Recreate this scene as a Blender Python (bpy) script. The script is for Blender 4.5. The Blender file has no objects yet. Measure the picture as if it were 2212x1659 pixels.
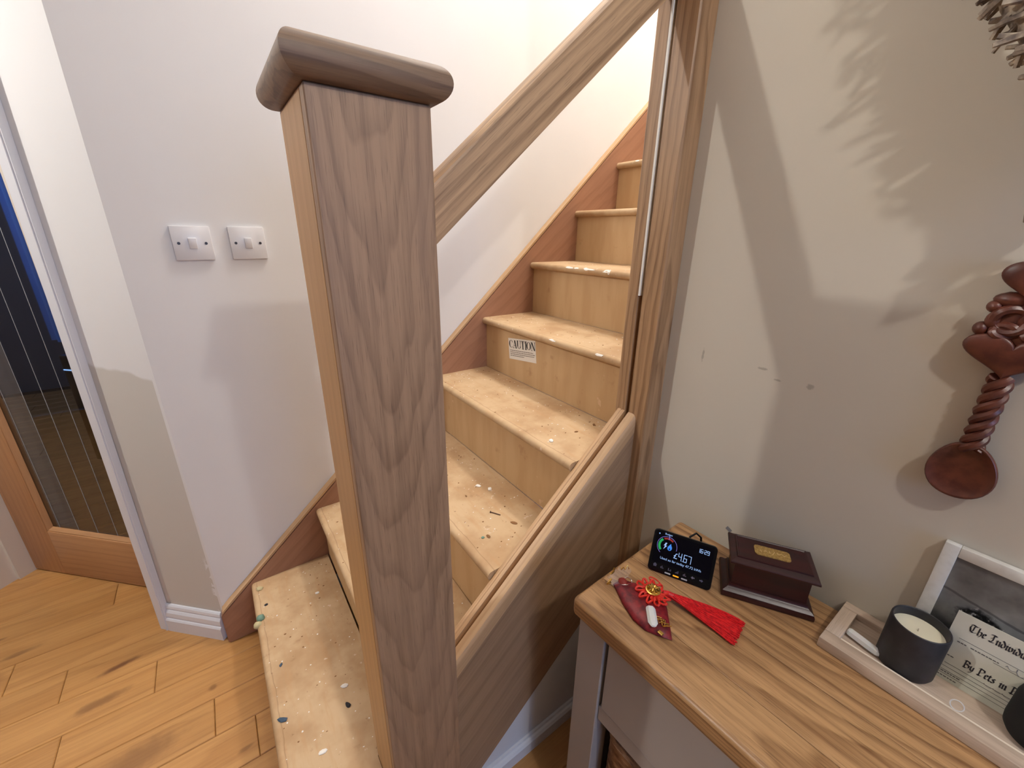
import bpy, bmesh, math, random
from math import sin, cos, pi, radians, sqrt, atan2, tan
from mathutils import Vector, Matrix, Euler

random.seed(7)
scene = bpy.context.scene
COL = scene.collection

# ------------------------------------------------------------------ camera
F_PX, YAW, PITCH, ROLL = 892.685, 0.9459, 0.34803, -0.01395
CAM = Vector((-0.26565, -1.29676, 1.37988))
fwd = Vector((cos(PITCH)*cos(YAW), cos(PITCH)*sin(YAW), -sin(PITCH)))
rgt = Vector((sin(YAW), -cos(YAW), 0.0))
dwn = fwd.cross(rgt)
r2 = cos(ROLL)*rgt + sin(ROLL)*dwn
d2 = -sin(ROLL)*rgt + cos(ROLL)*dwn
cam_data = bpy.data.cameras.new('camera')
cam_data.sensor_fit = 'HORIZONTAL'
cam_data.sensor_width = 36.0
cam_data.lens = F_PX/2212.0*36.0
cam_data.clip_start = 0.01
cam_data.clip_end = 60
cam = bpy.data.objects.new('camera', cam_data)
m = Matrix.Identity(4)
for i in range(3):
    m[i][0] = r2[i]; m[i][1] = -d2[i]; m[i][2] = -fwd[i]; m[i][3] = CAM[i]
cam.matrix_world = m
COL.objects.link(cam)
scene.camera = cam

# ------------------------------------------------------------------ world, lights, exposure
scene.view_settings.view_transform = 'Standard'
scene.view_settings.look = 'None'
scene.view_settings.gamma = 1.0
scene.view_settings.use_curve_mapping = False
scene.view_settings.exposure = -0.33
world = bpy.data.worlds.new('dusk_sky')
scene.world = world
world.use_nodes = True
world.node_tree.nodes['Background'].inputs[0].default_value = (0.16, 0.24, 0.46, 1)
world.node_tree.nodes['Background'].inputs[1].default_value = 0.5

def point_light(name, loc, power, color, radius):
    d = bpy.data.lights.new(name, 'POINT'); d.energy = power; d.color = color; d.shadow_soft_size = radius
    o = bpy.data.objects.new(name, d); o.location = loc; COL.objects.link(o); return o

def area_light(name, loc, target, sx, sy, power, color):
    d = bpy.data.lights.new(name, 'AREA'); d.shape = 'RECTANGLE'; d.size = sx; d.size_y = sy
    d.energy = power; d.color = color
    o = bpy.data.objects.new(name, d); o.location = loc
    o.rotation_euler = (Vector(target)-Vector(loc)).to_track_quat('-Z', 'Y').to_euler()
    COL.objects.link(o); return o

LIGHT_ROOM = point_light('room_ceiling_bulb', (0.03, -2.0, 2.27), 30.0, (1.0, 0.95, 0.88), 0.028)
LIGHT_HALL = point_light('hall_ceiling_bulb', (-1.50, 0.31, 2.28), 68.0, (1.0, 0.97, 0.92), 0.030)
LIGHT_LANDING = point_light('landing_bulb', (1.5, -0.42, 4.10), 175.0, (1.0, 0.96, 0.92), 0.12)
LIGHT_WINDOW = area_light('dusk_window_light', (-0.15, -3.86, 1.45), (-0.05, 0.0, 1.0), 0.95, 1.1, 27.0, (0.30, 0.53, 1.0))
LIGHT_BACK = area_light('far_room_fill_light', (-2.2, 2.3, 2.0), (-0.9, 2.7, 1.0), 0.8, 0.8, 9.0, (0.45, 0.62, 1.0))  # added blue fill for the curtain, no window stands behind it

# ------------------------------------------------------------------ node helpers
def srgb(r, g, b):
    def f(c):
        c /= 255.0
        return c/12.92 if c <= 0.04045 else ((c+0.055)/1.055)**2.4
    return (f(r), f(g), f(b), 1.0)

class NT:
    def __init__(self, name):
        self.m = bpy.data.materials.new(name); self.m.use_nodes = True
        self.t = self.m.node_tree; self.n = self.t.nodes
        self.b = self.n['Principled BSDF']
    def node(self, t, **kw):
        n = self.n.new(t)
        for k, v in kw.items(): setattr(n, k, v)
        return n
    def link(self, a, b): self.t.links.new(a, b)
    def put(self, sock, v):
        if hasattr(v, 'is_output') or isinstance(v, bpy.types.NodeSocket): self.link(v, sock)
        else: sock.default_value = v
    def math(self, op, a, b=0.0, c=None, clamp=False):
        n = self.node('ShaderNodeMath', operation=op); n.use_clamp = clamp
        self.put(n.inputs[0], a); self.put(n.inputs[1], b)
        if c is not None: self.put(n.inputs[2], c)
        return n.outputs[0]
    def vmath(self, op, a, b):
        n = self.node('ShaderNodeVectorMath', operation=op)
        self.put(n.inputs[0], a); self.put(n.inputs[1], b)
        return n.outputs[0]
    def xyz(self, x, y, z):
        n = self.node('ShaderNodeCombineXYZ')
        for s, v in zip(n.inputs, (x, y, z)): self.put(s, v)
        return n.outputs[0]
    def sep(self, v):
        n = self.node('ShaderNodeSeparateXYZ'); self.put(n.inputs[0], v); return n.outputs
    def noise(self, vec, scale, detail=3, rough=0.55, dist=0.0):
        n = self.node('ShaderNodeTexNoise'); self.put(n.inputs['Vector'], vec)
        n.inputs['Scale'].default_value = scale; n.inputs['Detail'].default_value = detail
        n.inputs['Roughness'].default_value = rough; n.inputs['Distortion'].default_value = dist
        return n.outputs[0]
    def mix(self, f, a, b, mode='MIX'):
        n = self.node('ShaderNodeMix', data_type='RGBA', blend_type=mode)
        self.put(n.inputs[0], f); self.put(n.inputs[6], a); self.put(n.inputs[7], b)
        return n.outputs[2]
    def ramp(self, f, *stops):
        n = self.node('ShaderNodeValToRGB'); cr = n.color_ramp
        while len(cr.elements) < len(stops): cr.elements.new(0.5)
        for e, (p, c) in zip(cr.elements, stops):
            e.position = p; e.color = c if len(c) == 4 else (*c, 1)
        self.put(n.inputs[0], f); return n.outputs[0]
    def smooth(self, x, lo, hi):
        n = self.node('ShaderNodeMapRange', interpolation_type='SMOOTHSTEP')
        self.put(n.inputs[0], x); self.put(n.inputs[1], lo); self.put(n.inputs[2], hi)
        return n.outputs[0]
    def obj(self): return self.node('ShaderNodeTexCoord').outputs['Object']
    def pos(self): return self.node('ShaderNodeNewGeometry').outputs['Position']
    def rand(self): return self.node('ShaderNodeObjectInfo').outputs['Random']
    def color(self, c): self.put(self.b.inputs['Base Color'], c)
    def rough(self, r): self.put(self.b.inputs['Roughness'], r)
    def bump(self, h, strength=0.2, dist=0.002):
        n = self.node('ShaderNodeBump'); n.inputs['Strength'].default_value = strength
        n.inputs['Distance'].default_value = dist
        self.put(n.inputs['Height'], h); self.link(n.outputs[0], self.b.inputs['Normal'])

def plain(name, c, rough=0.5, metal=0.0, spec=0.5, **kw):
    t = NT(name); t.color(c); t.rough(rough); t.b.inputs['Metallic'].default_value = metal
    t.b.inputs['Specular IOR Level'].default_value = spec
    for k, v in kw.items(): t.b.inputs[k].default_value = v
    return t.m

def wood(name, light, dark, axis='X', ring=55.0, tilt=0.10, u0=0.0, v0=0.07, wob=0.02, rings=0.6, streak=0.5,
         pores=0.5, rough=0.45, roty=0.0, vary=0.0, tint=None, extra=None, gscale=1.0, sharp=(0.40, 0.88, 0.99)):
    """procedural plank: growth rings cut along a tilted pith, streaks and open pores along `axis`"""
    t = NT(name)
    v = t.obj()
    if roty:
        mp = t.node('ShaderNodeMapping'); mp.inputs['Rotation'].default_value = (0, roty, 0)
        t.link(v, mp.inputs['Vector']); v = mp.outputs[0]
    x, y, z = t.sep(v)
    g, u, w = {'X': (x, y, z), 'Y': (y, x, z), 'Z': (z, x, y)}[axis]
    rnd = t.rand()
    off = t.math('MULTIPLY', rnd, 9.0)
    g = t.math('ADD', g, off)
    lv = t.xyz(t.math('MULTIPLY', g, 2.2*gscale), t.math('MULTIPLY', u, 9.0), t.math('ADD', t.math('MULTIPLY', w, 9.0), off))
    n1 = t.math('SUBTRACT', t.noise(lv, 1.0, 3), 0.5)
    lv2 = t.xyz(t.math('MULTIPLY', g, 14.0*gscale), t.math('MULTIPLY', u, 60.0), t.math('MULTIPLY', w, 60.0))
    n2 = t.math('SUBTRACT', t.noise(lv2, 1.0, 2), 0.5)
    wv = t.math('ADD', t.math('MULTIPLY', n1, wob*2), t.math('MULTIPLY', n2, wob*0.28))
    gl = t.math('SUBTRACT', g, off)
    uu = t.math('ADD', t.math('SUBTRACT', u, u0), wv)
    ww = t.math('ADD', t.math('ADD', t.math('SUBTRACT', w, -v0), t.math('MULTIPLY', gl, tilt)), t.math('MULTIPLY', n1, wob*2))
    r = t.math('SQRT', t.math('ADD', t.math('MULTIPLY', uu, uu), t.math('MULTIPLY', ww, ww)))
    fr = t.math('FRACT', t.math('MULTIPLY', r, ring))
    ringm = t.ramp(fr, (0.0, (0, 0, 0)), (sharp[0], (0, 0, 0)), (sharp[1], (1, 1, 1)), (sharp[2], (0, 0, 0)))
    sv = t.xyz(t.math('MULTIPLY', g, 3.0*gscale), t.math('MULTIPLY', u, 110.0), t.math('MULTIPLY', w, 110.0))
    st = t.noise(sv, 1.0, 4, 0.6)
    stm = t.smooth(st, 0.35, 0.72)
    pv = t.xyz(t.math('MULTIPLY', g, 22.0*gscale), t.math('MULTIPLY', u, 620.0), t.math('MULTIPLY', w, 620.0))
    pm = t.smooth(t.noise(pv, 1.0, 2), 0.56, 0.72)
    f = t.math('ADD', t.math('MULTIPLY', ringm, rings), t.math('MULTIPLY', stm, streak*0.55), clamp=True)
    c = t.mix(f, light, dark)
    pc = tuple(q*0.55 for q in dark[:3])+(1,)
    c = t.mix(t.math('MULTIPLY', pm, pores*0.6), c, pc)
    if tint is not None:                     # broad patches of another hue in the timber itself
        tv = t.xyz(t.math('MULTIPLY', g, 1.6), t.math('MULTIPLY', u, 14.0), t.math('MULTIPLY', w, 14.0))
        c = t.mix(t.math('MULTIPLY', t.smooth(t.noise(tv, 1.0, 3), 0.42, 0.7), tint[1]), c, tint[0])
    if vary:
        k = t.math('ADD', 1.0-vary, t.math('MULTIPLY', rnd, 2*vary))
        hs = t.node('ShaderNodeHueSaturation'); t.put(hs.inputs['Value'], k); t.put(hs.inputs['Color'], c)
        hs.inputs['Hue'].default_value = 0.5
        c = hs.outputs[0]
    if extra: c = extra(t, c)
    t.color(c); t.rough(rough)
    t.bump(t.math('ADD', t.math('MULTIPLY', pm, -0.6), t.math('MULTIPLY', f, -0.3)), 0.12, 0.0008)
    return t.m

def painted(name, c, bump=0.05, rough=0.75, extra=None):
    t = NT(name)
    p = t.pos()
    n = t.noise(p, 2.2, 3)
    cc = t.mix(t.smooth(n, 0.3, 0.75), c, tuple(q*0.965 for q in c[:3])+(1,))
    if extra: cc = extra(t, p, cc)
    t.color(cc); t.rough(rough)
    t.b.inputs['Specular IOR Level'].default_value = 0.3
    t.bump(t.noise(p, 340, 2), bump, 0.001)
    return t.m

# ------------------------------------------------------------------ mesh helpers
class MB:
    def __init__(self): self.v = []; self.f = []; self.s = []
    def add(self, vs, fs, smooth=False, M=None):
        o = len(self.v)
        self.v += [tuple(M @ Vector(p)) if M else tuple(p) for p in vs]
        self.f += [tuple(i+o for i in f) for f in fs]; self.s += [smooth]*len(fs)
        return self
    def box(self, x0, x1, y0, y1, z0, z1, M=None):
        vs = [(x0,y0,z0),(x1,y0,z0),(x1,y1,z0),(x0,y1,z0),(x0,y0,z1),(x1,y0,z1),(x1,y1,z1),(x0,y1,z1)]
        return self.add(vs, [(3,2,1,0),(4,5,6,7),(0,1,5,4),(1,2,6,5),(2,3,7,6),(3,0,4,7)], False, M)
    def rbox(self, x0, x1, y0, y1, z0, z1, b=0.003, seg=2, M=None, smooth=True):
        bm = bmesh.new()
        t = MB().box(x0, x1, y0, y1, z0, z1)
        vs = [bm.verts.new(p) for p in t.v]
        for f in t.f: bm.faces.new([vs[i] for i in f])
        bmesh.ops.bevel(bm, geom=bm.edges[:], offset=b, segments=seg, affect='EDGES', profile=0.5, clamp_overlap=True)
        bm.verts.index_update()
        self.add([v.co.copy() for v in bm.verts], [[v.index for v in f.verts] for f in bm.faces], smooth, M)
        bm.free(); return self
    def prism(self, poly, d0, d1, axis='Z', M=None, smooth=False):
        """polygon in the plane normal to `axis` extruded from d0 to d1 (poly counter-clockwise)"""
        def P(a, b, d): return {'Z': (a, b, d), 'Y': (a, d, b), 'X': (d, a, b)}[axis]
        n = len(poly)
        vs = [P(a, b, d0) for a, b in poly] + [P(a, b, d1) for a, b in poly]
        fs = [tuple(range(n-1, -1, -1)), tuple(range(n, 2*n))] + [(i, (i+1) % n, n+(i+1) % n, n+i) for i in range(n)]
        if axis == 'Y': fs = [f[::-1] for f in fs]
        return self.add(vs, fs, smooth, M)
    def tube(self, path, r, sides=8, closed=False, M=None, cap=True):
        path = [Vector(p) for p in path]; n = len(path)
        rs = r if isinstance(r, (list, tuple)) else [r]*n
        vs = []; nrm = None
        for i, p in enumerate(path):
            a = path[(i-1) % n] if (closed or i > 0) else p
            b = path[(i+1) % n] if (closed or i < n-1) else p
            t = (b-a).normalized()
            if nrm is None:
                nrm = t.orthogonal().normalized()
            else:
                nrm = (nrm - t*nrm.dot(t))
                nrm = nrm.normalized() if nrm.length > 1e-6 else t.orthogonal().normalized()
            bn = t.cross(nrm)
            for k in range(sides):
                an = 2*pi*k/sides
                vs.append(p + (nrm*cos(an)+bn*sin(an))*rs[i])
        fs = []
        for i in range(n if closed else n-1):
            j = (i+1) % n
            for k in range(sides):
                l = (k+1) % sides
                fs.append((i*sides+k, i*sides+l, j*sides+l, j*sides+k))
        if not closed and cap:
            fs.append(tuple(range(sides-1, -1, -1))); fs.append(tuple(range((n-1)*sides, n*sides)))
        return self.add(vs, fs, True, M)
    def lathe(self, prof, seg=48, M=None):
        n = len(prof); vs = []; fs = []
        for k in range(seg):
            a = 2*pi*k/seg
            for r, z in prof: vs.append((r*cos(a), r*sin(a), z))
        for k in range(seg):
            l = (k+1) % seg
            for i in range(n-1):
                fs.append((k*n+i, l*n+i, l*n+i+1, k*n+i+1))
        return self.add(vs, fs, True, M)
    def loft(self, loops, closed_loop=True, caps=True, smooth=True, M=None):
        n = len(loops[0]); vs = [p for l in loops for p in l]; fs = []
        for i in range(len(loops)-1):
            for k in range(n if closed_loop else n-1):
                l = (k+1) % n
                fs.append((i*n+k, i*n+l, (i+1)*n+l, (i+1)*n+k))
        if caps:
            fs.append(tuple(range(n-1, -1, -1))); fs.append(tuple(range((len(loops)-1)*n, len(loops)*n)))
        return self.add(vs, fs, smooth, M)
    def build(self, name, mat, parent=None, angle=35):
        me = bpy.data.meshes.new(name)
        me.from_pydata([tuple(p) for p in self.v], [], self.f)
        for p, s in zip(me.polygons, self.s): p.use_smooth = s
        bm = bmesh.new(); bm.from_mesh(me)
        bmesh.ops.remove_doubles(bm, verts=bm.verts, dist=1e-6)
        bmesh.ops.recalc_face_normals(bm, faces=bm.faces)
        bm.to_mesh(me); bm.free()
        if any(self.s): me.set_sharp_from_angle(angle=radians(angle))
        if mat: me.materials.append(mat)
        o = bpy.data.objects.new(name, me); COL.objects.link(o)
        if parent: o.parent = parent
        return o

def tag(o, label=None, cat=None, group=None, kind=None):
    if label: o['label'] = label
    if cat: o['category'] = cat
    if group: o['group'] = group
    if kind: o['kind'] = kind
    return o
def thing(name, label, cat, loc=(0, 0, 0), rot=(0, 0, 0), group=None):
    o = bpy.data.objects.new(name, None); COL.objects.link(o); o.empty_display_size = 0.05
    o.location = loc; o.rotation_euler = rot
    return tag(o, label, cat, group)
def struct(o, label=None, cat=None): return tag(o, label, cat, kind='structure')
def text_mesh(name, s, size, mat, parent, M, depth=0.0003, bold=0.0, spacing=1.0, xs=1.0):
    c = bpy.data.curves.new(name, 'FONT'); c.body = s; c.size = size; c.extrude = depth; c.offset = bold
    c.space_character = spacing; c.resolution_u = 3
    o = bpy.data.objects.new(name, c); COL.objects.link(o)
    dg = bpy.context.evaluated_depsgraph_get(); dg.update()
    me = bpy.data.meshes.new_from_object(o.evaluated_get(dg))
    bpy.data.objects.remove(o); bpy.data.curves.remove(c)
    me.name = name; me.materials.clear(); me.materials.append(mat)
    me.transform(M @ Matrix.Diagonal((xs, 1, 1, 1)))
    o = bpy.data.objects.new(name, me); COL.objects.link(o); o.parent = parent
    return o

# ------------------------------------------------------------------ dimensions (metres)
RISE, GOING, X1 = 0.21137, 0.2413, -0.3469
SL = RISE/GOING
S_WALL = 0.1434              # inner face of the wall string
W_WALL = 0.1734              # plaster face of the wall beside the stairs
def Zn(x): return RISE + SL*(x-X1)
NX, NY, NA, NB, NZ = -0.1501, -0.7632, 0.1425, 0.1484, 1.525    # near newel post
X2, N2LO, N2HI = 0.5366, -0.7417, -0.6465                       # far newel post
XW = 0.5895                                                     # right wall
YS = -0.6847
ANG = math.atan(SL)
CX0 = -0.4415                                                   # corner where the angled wall starts

# ------------------------------------------------------------------ materials
def honey_extra(t, c):
    p = t.pos(); X, Y, Z = t.sep(p)
    wob = t.math('MULTIPLY', t.math('SUBTRACT', t.noise(p, 30, 3), 0.5), 0.9)
    for (kx, ky, a, b, s, an) in [(-0.753, 0.257, .060, .012, .85, .12), (-0.786, 0.140, .075, .018, .6, .1), (-0.69, -0.12, .12, .045, .5, .15),
                                  (-0.50, -0.005, .012, .012, .5, 0), (-1.035, .51, .06, .012, .5, .1), (-1.12, .62, .03, .008, .6, .05),
                                  (-0.43, -0.26, .02, .007, .5, 0.1), (-0.62, -0.30, .04, .012, .45, 0), (-.93, -.02, .04, .02, .35, .1)]:
        dx = t.math('SUBTRACT', X, kx); dy = t.math('SUBTRACT', Y, ky)
        rx = t.math('ADD', t.math('MULTIPLY', dx, cos(an)/a), t.math('MULTIPLY', dy, sin(an)/a))
        ry = t.math('ADD', t.math('MULTIPLY', dx, -sin(an)/b), t.math('MULTIPLY', dy, cos(an)/b))
        d = t.math('ADD', t.math('SQRT', t.math('ADD', t.math('MULTIPLY', rx, rx), t.math('MULTIPLY', ry, ry))), wob)
        mk = t.math('SUBTRACT', 1.0, t.smooth(d, 0.35, 1.25))
        c = t.mix(t.math('MULTIPLY', mk, s), c, srgb(96, 58, 34))
    return c

M = {}
M['plank'] = wood('oiled_oak_plank', srgb(192, 143, 86), srgb(146, 97, 51), 'X', ring=30, tilt=0.04, v0=0.07, wob=0.03, rings=0.34, streak=0.55, pores=0.4,
                  rough=0.40, vary=0.07, tint=(srgb(176, 124, 68), 0.45), extra=honey_extra)
M['subfloor'] = plain('joint_shadow_board', srgb(70, 46, 28), 0.9)
M['newel_front'] = wood('flat_sawn_oak', srgb(172, 138, 108), srgb(114, 86, 64), 'Z', ring=85, tilt=-0.085, u0=-0.010, v0=0.255, wob=0.022, rings=0.36, streak=0.85, pores=0.75, rough=0.5,
                        tint=(srgb(152, 122, 100), 0.5), sharp=(0.5, 0.9, 0.99))
M['newel_core'] = wood('golden_oak', srgb(192, 150, 102), srgb(158, 114, 68), 'Z', ring=30, tilt=0.02, v0=0.2, wob=0.03, rings=0.25, streak=0.45, pores=0.3, rough=0.45)
M['newel_cap'] = wood('cap_oak', srgb(134, 106, 82), srgb(86, 62, 46), 'X', ring=70, tilt=0.1, v0=0.03, wob=0.03, rings=0.5, streak=0.7, pores=0.5, rough=0.5)
M['newel_far'] = wood('post_oak', srgb(176, 140, 104), srgb(120, 86, 56), 'Z', ring=60, tilt=0.03, u0=.02, v0=0.12, wob=0.03, rings=0.5, streak=0.8, pores=0.5, rough=0.45)
M['rail'] = wood('handrail_oak', srgb(196, 160, 122), srgb(122, 90, 62), 'X', ring=60, tilt=0.03, v0=0.1, wob=0.02, rings=0.45, streak=1.0, pores=0.8, rough=0.45, roty=ANG, gscale=0.8)
M['string'] = wood('string_oak', srgb(170, 138, 108), srgb(128, 98, 72), 'X', ring=44, tilt=0.012, v0=0.15, wob=0.015, rings=0.3, streak=0.6, pores=0.4, rough=0.45, roty=ANG)
M['wall_string'] = wood('wall_string_oak', srgb(168, 124, 98), srgb(140, 98, 74), 'X', ring=22, tilt=0.08, v0=0.25, wob=0.05, rings=0.35, streak=0.4, pores=0.25, rough=0.4, roty=ANG)
M['lit_edge_oak'] = wood('string_lit_edge_oak', srgb(204, 168, 128), srgb(168, 128, 90), 'X', ring=60, tilt=0.01, v0=0.1, wob=0.02, rings=0.3, streak=0.6, pores=0.3, rough=0.45, roty=ANG)  # paler oak that paints light onto the strings' top edges
M['door'] = wood('door_oak', srgb(190, 142, 98), srgb(158, 112, 72), 'X', ring=40, tilt=0.03, v0=0.2, wob=0.03, rings=0.3, streak=0.6, pores=0.3, rough=0.45)
M['door_v'] = wood('door_stile_oak', srgb(190, 142, 98), srgb(158, 112, 72), 'Z', ring=40, tilt=0.03, v0=0.2, wob=0.03, rings=0.3, streak=0.6, pores=0.3, rough=0.45)
M['top'] = wood('lacquered_oak_top', srgb(190, 150, 106), srgb(118, 80, 48), 'Y', ring=120, tilt=0.04, v0=0.07, wob=0.014, rings=0.52, streak=0.9, pores=0.9, rough=0.36, vary=0.06)
M['tray'] = wood('whitewashed_wood', srgb(206, 186, 166), srgb(166, 144, 126), 'Y', ring=50, tilt=0.03, v0=0.1, rings=0.3, streak=0.8, pores=0.5, rough=0.7)
M['tray_x'] = wood('whitewashed_wood_cross', srgb(206, 186, 166), srgb(166, 144, 126), 'X', ring=50, tilt=0.03, v0=0.1, rings=0.3, streak=0.8, pores=0.5, rough=0.7)

def tread_mat():
    t = NT('worn_tread_board'); p = t.pos()
    c = t.mix(t.smooth(t.noise(p, 7, 4, 0.6), 0.35, 0.7), srgb(200, 170, 132), srgb(176, 141, 102))
    X, Y, Z = t.sep(p)
    sv = t.xyz(t.math('MULTIPLY', X, 60), t.math('MULTIPLY', Y, 9), Z)
    c = t.mix(t.math('MULTIPLY', t.smooth(t.noise(sv, 1, 3), 0.5, 0.75), 0.35), c, srgb(186, 140, 92))
    c = t.mix(t.math('MULTIPLY', t.smooth(t.noise(p, 26, 5, 0.65), 0.60, 0.74), 0.45), c, srgb(150, 112, 76))
    c = t.mix(t.math('MULTIPLY', t.smooth(t.noise(p, 90, 2), 0.70, 0.76), 0.6), c, srgb(120, 86, 58))
    c = t.mix(t.math('MULTIPLY', t.smooth(t.noise(t.vmath('ADD', p, (3.1, 1.7, 0.3)), 55, 2), 0.70, 0.75), 0.5), c, srgb(232, 216, 196))
    fx = t.math('MULTIPLY', t.math('FRACT', t.math('DIVIDE', t.math('SUBTRACT', X, X1), GOING)), GOING)   # seam of the board behind each nosing
    dl = t.math('ABSOLUTE', t.math('SUBTRACT', fx, t.math('ADD', .0185, t.math('MULTIPLY', t.math('SUBTRACT', t.noise(p, 14, 3), .5), .012))))
    c = t.mix(t.math('MULTIPLY', t.math('SUBTRACT', 1, t.smooth(dl, .0004, .0018)), .45), c, srgb(136, 100, 66))
    t.color(c); t.rough(0.7); t.bump(t.noise(p, 120, 3), 0.15, 0.001); return t.m
M['tread'] = tread_mat()
def riser_mat():
    t = NT('plywood_riser'); p = t.pos(); X, Y, Z = t.sep(p)
    sv = t.xyz(X, t.math('MULTIPLY', Y, 22), t.math('MULTIPLY', Z, 4))
    c = t.mix(t.smooth(t.noise(sv, 1, 3), 0.35, 0.7), srgb(202, 168, 124), srgb(193, 157, 113))
    c = t.mix(t.math('MULTIPLY', t.smooth(t.noise(p, 16, 4, 0.6), 0.62, 0.75), 0.4), c, srgb(150, 106, 66))
    c = t.mix(t.math('MULTIPLY', t.smooth(t.noise(t.vmath('ADD', p, (1.3, 5.1, 2)), 24, 3), 0.70, 0.76), 0.5), c, srgb(226, 196, 160))
    t.color(c); t.rough(0.62); return t.m
M['riser'] = riser_mat()

def left_extra(t, p, c):                      # unpainted lower patch with a hand-cut edge, brushed scuffs near the corner
    X, Y, Z = t.sep(p)
    u = t.math('MULTIPLY', t.math('SUBTRACT', t.math('SUBTRACT', Y, X), W_WALL-CX0), 0.7071)
    edge = t.math('ADD', t.math('ADD', 0.985, t.math('MULTIPLY', u, 0.16)), t.math('MULTIPLY', t.math('SUBTRACT', t.noise(p, 9, 2), 0.5), 0.05))
    lower = t.math('SUBTRACT', 1.0, t.smooth(Z, t.math('SUBTRACT', edge, 0.006), t.math('ADD', edge, 0.006)))
    bead = t.smooth(u, 0.008, 0.011)
    sc = t.math('MULTIPLY', t.smooth(t.noise(p, 46, 2), 0.5, 0.54), t.math('SUBTRACT', 1.0, t.smooth(u, 0.015, 0.028)))
    sc = t.math('MULTIPLY', sc, t.math('SUBTRACT', 1.0, t.smooth(Z, 0.32, 0.36)))
    lower = t.math('MULTIPLY', t.math('MULTIPLY', lower, bead), t.math('SUBTRACT', 1.0, sc))
    return t.mix(lower, c, srgb(214, 209, 200))
def right_extra(t, p, c):
    X, Y, Z = t.sep(p)
    for (ky, kz, a, b) in [(-0.829, 1.135, .003, .016), (-0.955, 1.137, .012, .003), (-1.04, 1.125, .007, .006), (-.985, 1.122, .009, .0025)]:
        dy = t.math('DIVIDE', t.math('SUBTRACT', Y, ky), a); dz = t.math('DIVIDE', t.math('SUBTRACT', Z, kz), b)
        d = t.math('SQRT', t.math('ADD', t.math('MULTIPLY', dy, dy), t.math('MULTIPLY', dz, dz)))
        d = t.math('ADD', d, t.math('MULTIPLY', t.math('SUBTRACT', t.noise(p, 160, 2), .5), 1.2))
        c = t.mix(t.math('MULTIPLY', t.math('SUBTRACT', 1, t.smooth(d, .5, 1.1)), .45), c, srgb(120, 108, 96))
    return c
M['white'] = painted('white_emulsion', srgb(238, 236, 234))
M['left_wall'] = painted('white_over_beige_emulsion', srgb(240, 238, 236), extra=left_extra)
M['cream'] = painted('cream_emulsion', srgb(210, 202, 187), extra=right_extra)
M['ceiling'] = painted('ceiling_white', srgb(238, 236, 232))
M['far_room'] = painted('far_room_blue_paint', srgb(84, 92, 108))
M['rear'] = painted('rear_room_low_bounce', srgb(112, 100, 90))  # unseen walls, coloured dark to hold down bounced light
M['gloss_white'] = plain('white_gloss_wood', srgb(232, 232, 236), 0.35)
M['lining'] = plain('off_white_lining', srgb(222, 212, 198), 0.45)
M['under_white'] = painted('under_stairs_white', srgb(226, 226, 228))
M['plastic'] = plain('white_plastic', srgb(232, 230, 230), 0.3)
M['screw'] = plain('dull_screw', srgb(70, 66, 66), 0.4, 0.6)

# ------------------------------------------------------------------ room shell
CEIL = 2.36
struct(MB().box(-3.3, 0.72, -4.0, 4.1, -0.10, -0.012).build('floor', M['subfloor']))
FLOOR = bpy.data.objects['floor']
known = {0: [-0.652], 1: [-0.89], 2: [-1.037], 4: [-0.806], -1: [-0.86]}
rng = random.Random(3)
PW = 0.1275
def plank_mesh(x0, x1, y0, y1):
    b = 0.0024
    vs = [(x0,y0,-.0115),(x1,y0,-.0115),(x1,y1,-.0115),(x0,y1,-.0115),
          (x0+.0005,y0+.0005,-b),(x1-.0005,y0+.0005,-b),(x1-.0005,y1-.0005,-b),(x0+.0005,y1-.0005,-b),
          (x0+b,y0+b,0),(x1-b,y0+b,0),(x1-b,y1-b,0),(x0+b,y1-b,0)]
    fs = [(3,2,1,0),(8,9,10,11)]
    for o in (0, 4):
        fs += [(o+i, o+(i+1) % 4, o+4+(i+1) % 4, o+4+i) for i in range(4)]
    return vs, fs
row = int((-3.95-0.0805)//PW)+1
while 0.0805+row*PW+PW < 3.98:
    y0 = 0.0805+row*PW; y1 = y0+PW
    xs = list(known.get(row, [])) or [rng.uniform(-1.9, -1.3)]
    while xs[-1] < 0.3: xs.append(xs[-1]+rng.uniform(0.95, 1.35))
    while xs[0] > -2.6: xs.insert(0, xs[0]-rng.uniform(0.95, 1.35))
    xs = [-3.28]+[x for x in xs if -3.0 < x < 0.35]+[0.585]
    for a, b in zip(xs[:-1], xs[1:]):
        cxp, cyp = (a+b)/2, (y0+y1)/2
        vs, fs = plank_mesh(a-cxp, b-cxp, y0-cyp, y1-cyp)
        o = MB().add(vs, fs).build('plank', M['plank'], FLOOR)
        o.location = (cxp, cyp, 0)
    row += 1

# wall beside the stairs (continues up the stairwell)
struct(MB().box(CX0, 3.4, W_WALL, W_WALL+0.1, 0, 5.0).build('wall_back', M['white']))
# angled wall with the doorway, local frame: x along the wall, +y into the hall
LW = thing('left_wall_frame', None, None, (CX0, W_WALL, 0), (0, 0, radians(135)))
def on_left(mb, name, mat, parent=None):
    o = mb.build(name, mat); o.matrix_world = Matrix.Translation((CX0, W_WALL, 0)) @ Matrix.Rotation(radians(135), 4, 'Z')
    if parent:
        mw = o.matrix_world.copy(); o.parent = parent; o.matrix_parent_inverse = parent.matrix_world.inverted()
    return o
D0, D1, DH, DY = 0.276, 1.062, 2.02, -0.128
wl = MB().box(0, D0-0.060, -0.165, 0, 0, CEIL).box(D1+0.025, 2.35, -0.165, 0, 0, CEIL).box(D0-0.060, D1+0.025, -0.165, 0, DH+0.02, CEIL)
struct(on_left(wl, 'wall_left', M['left_wall']))
bpy.data.objects.remove(LW)
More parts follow.
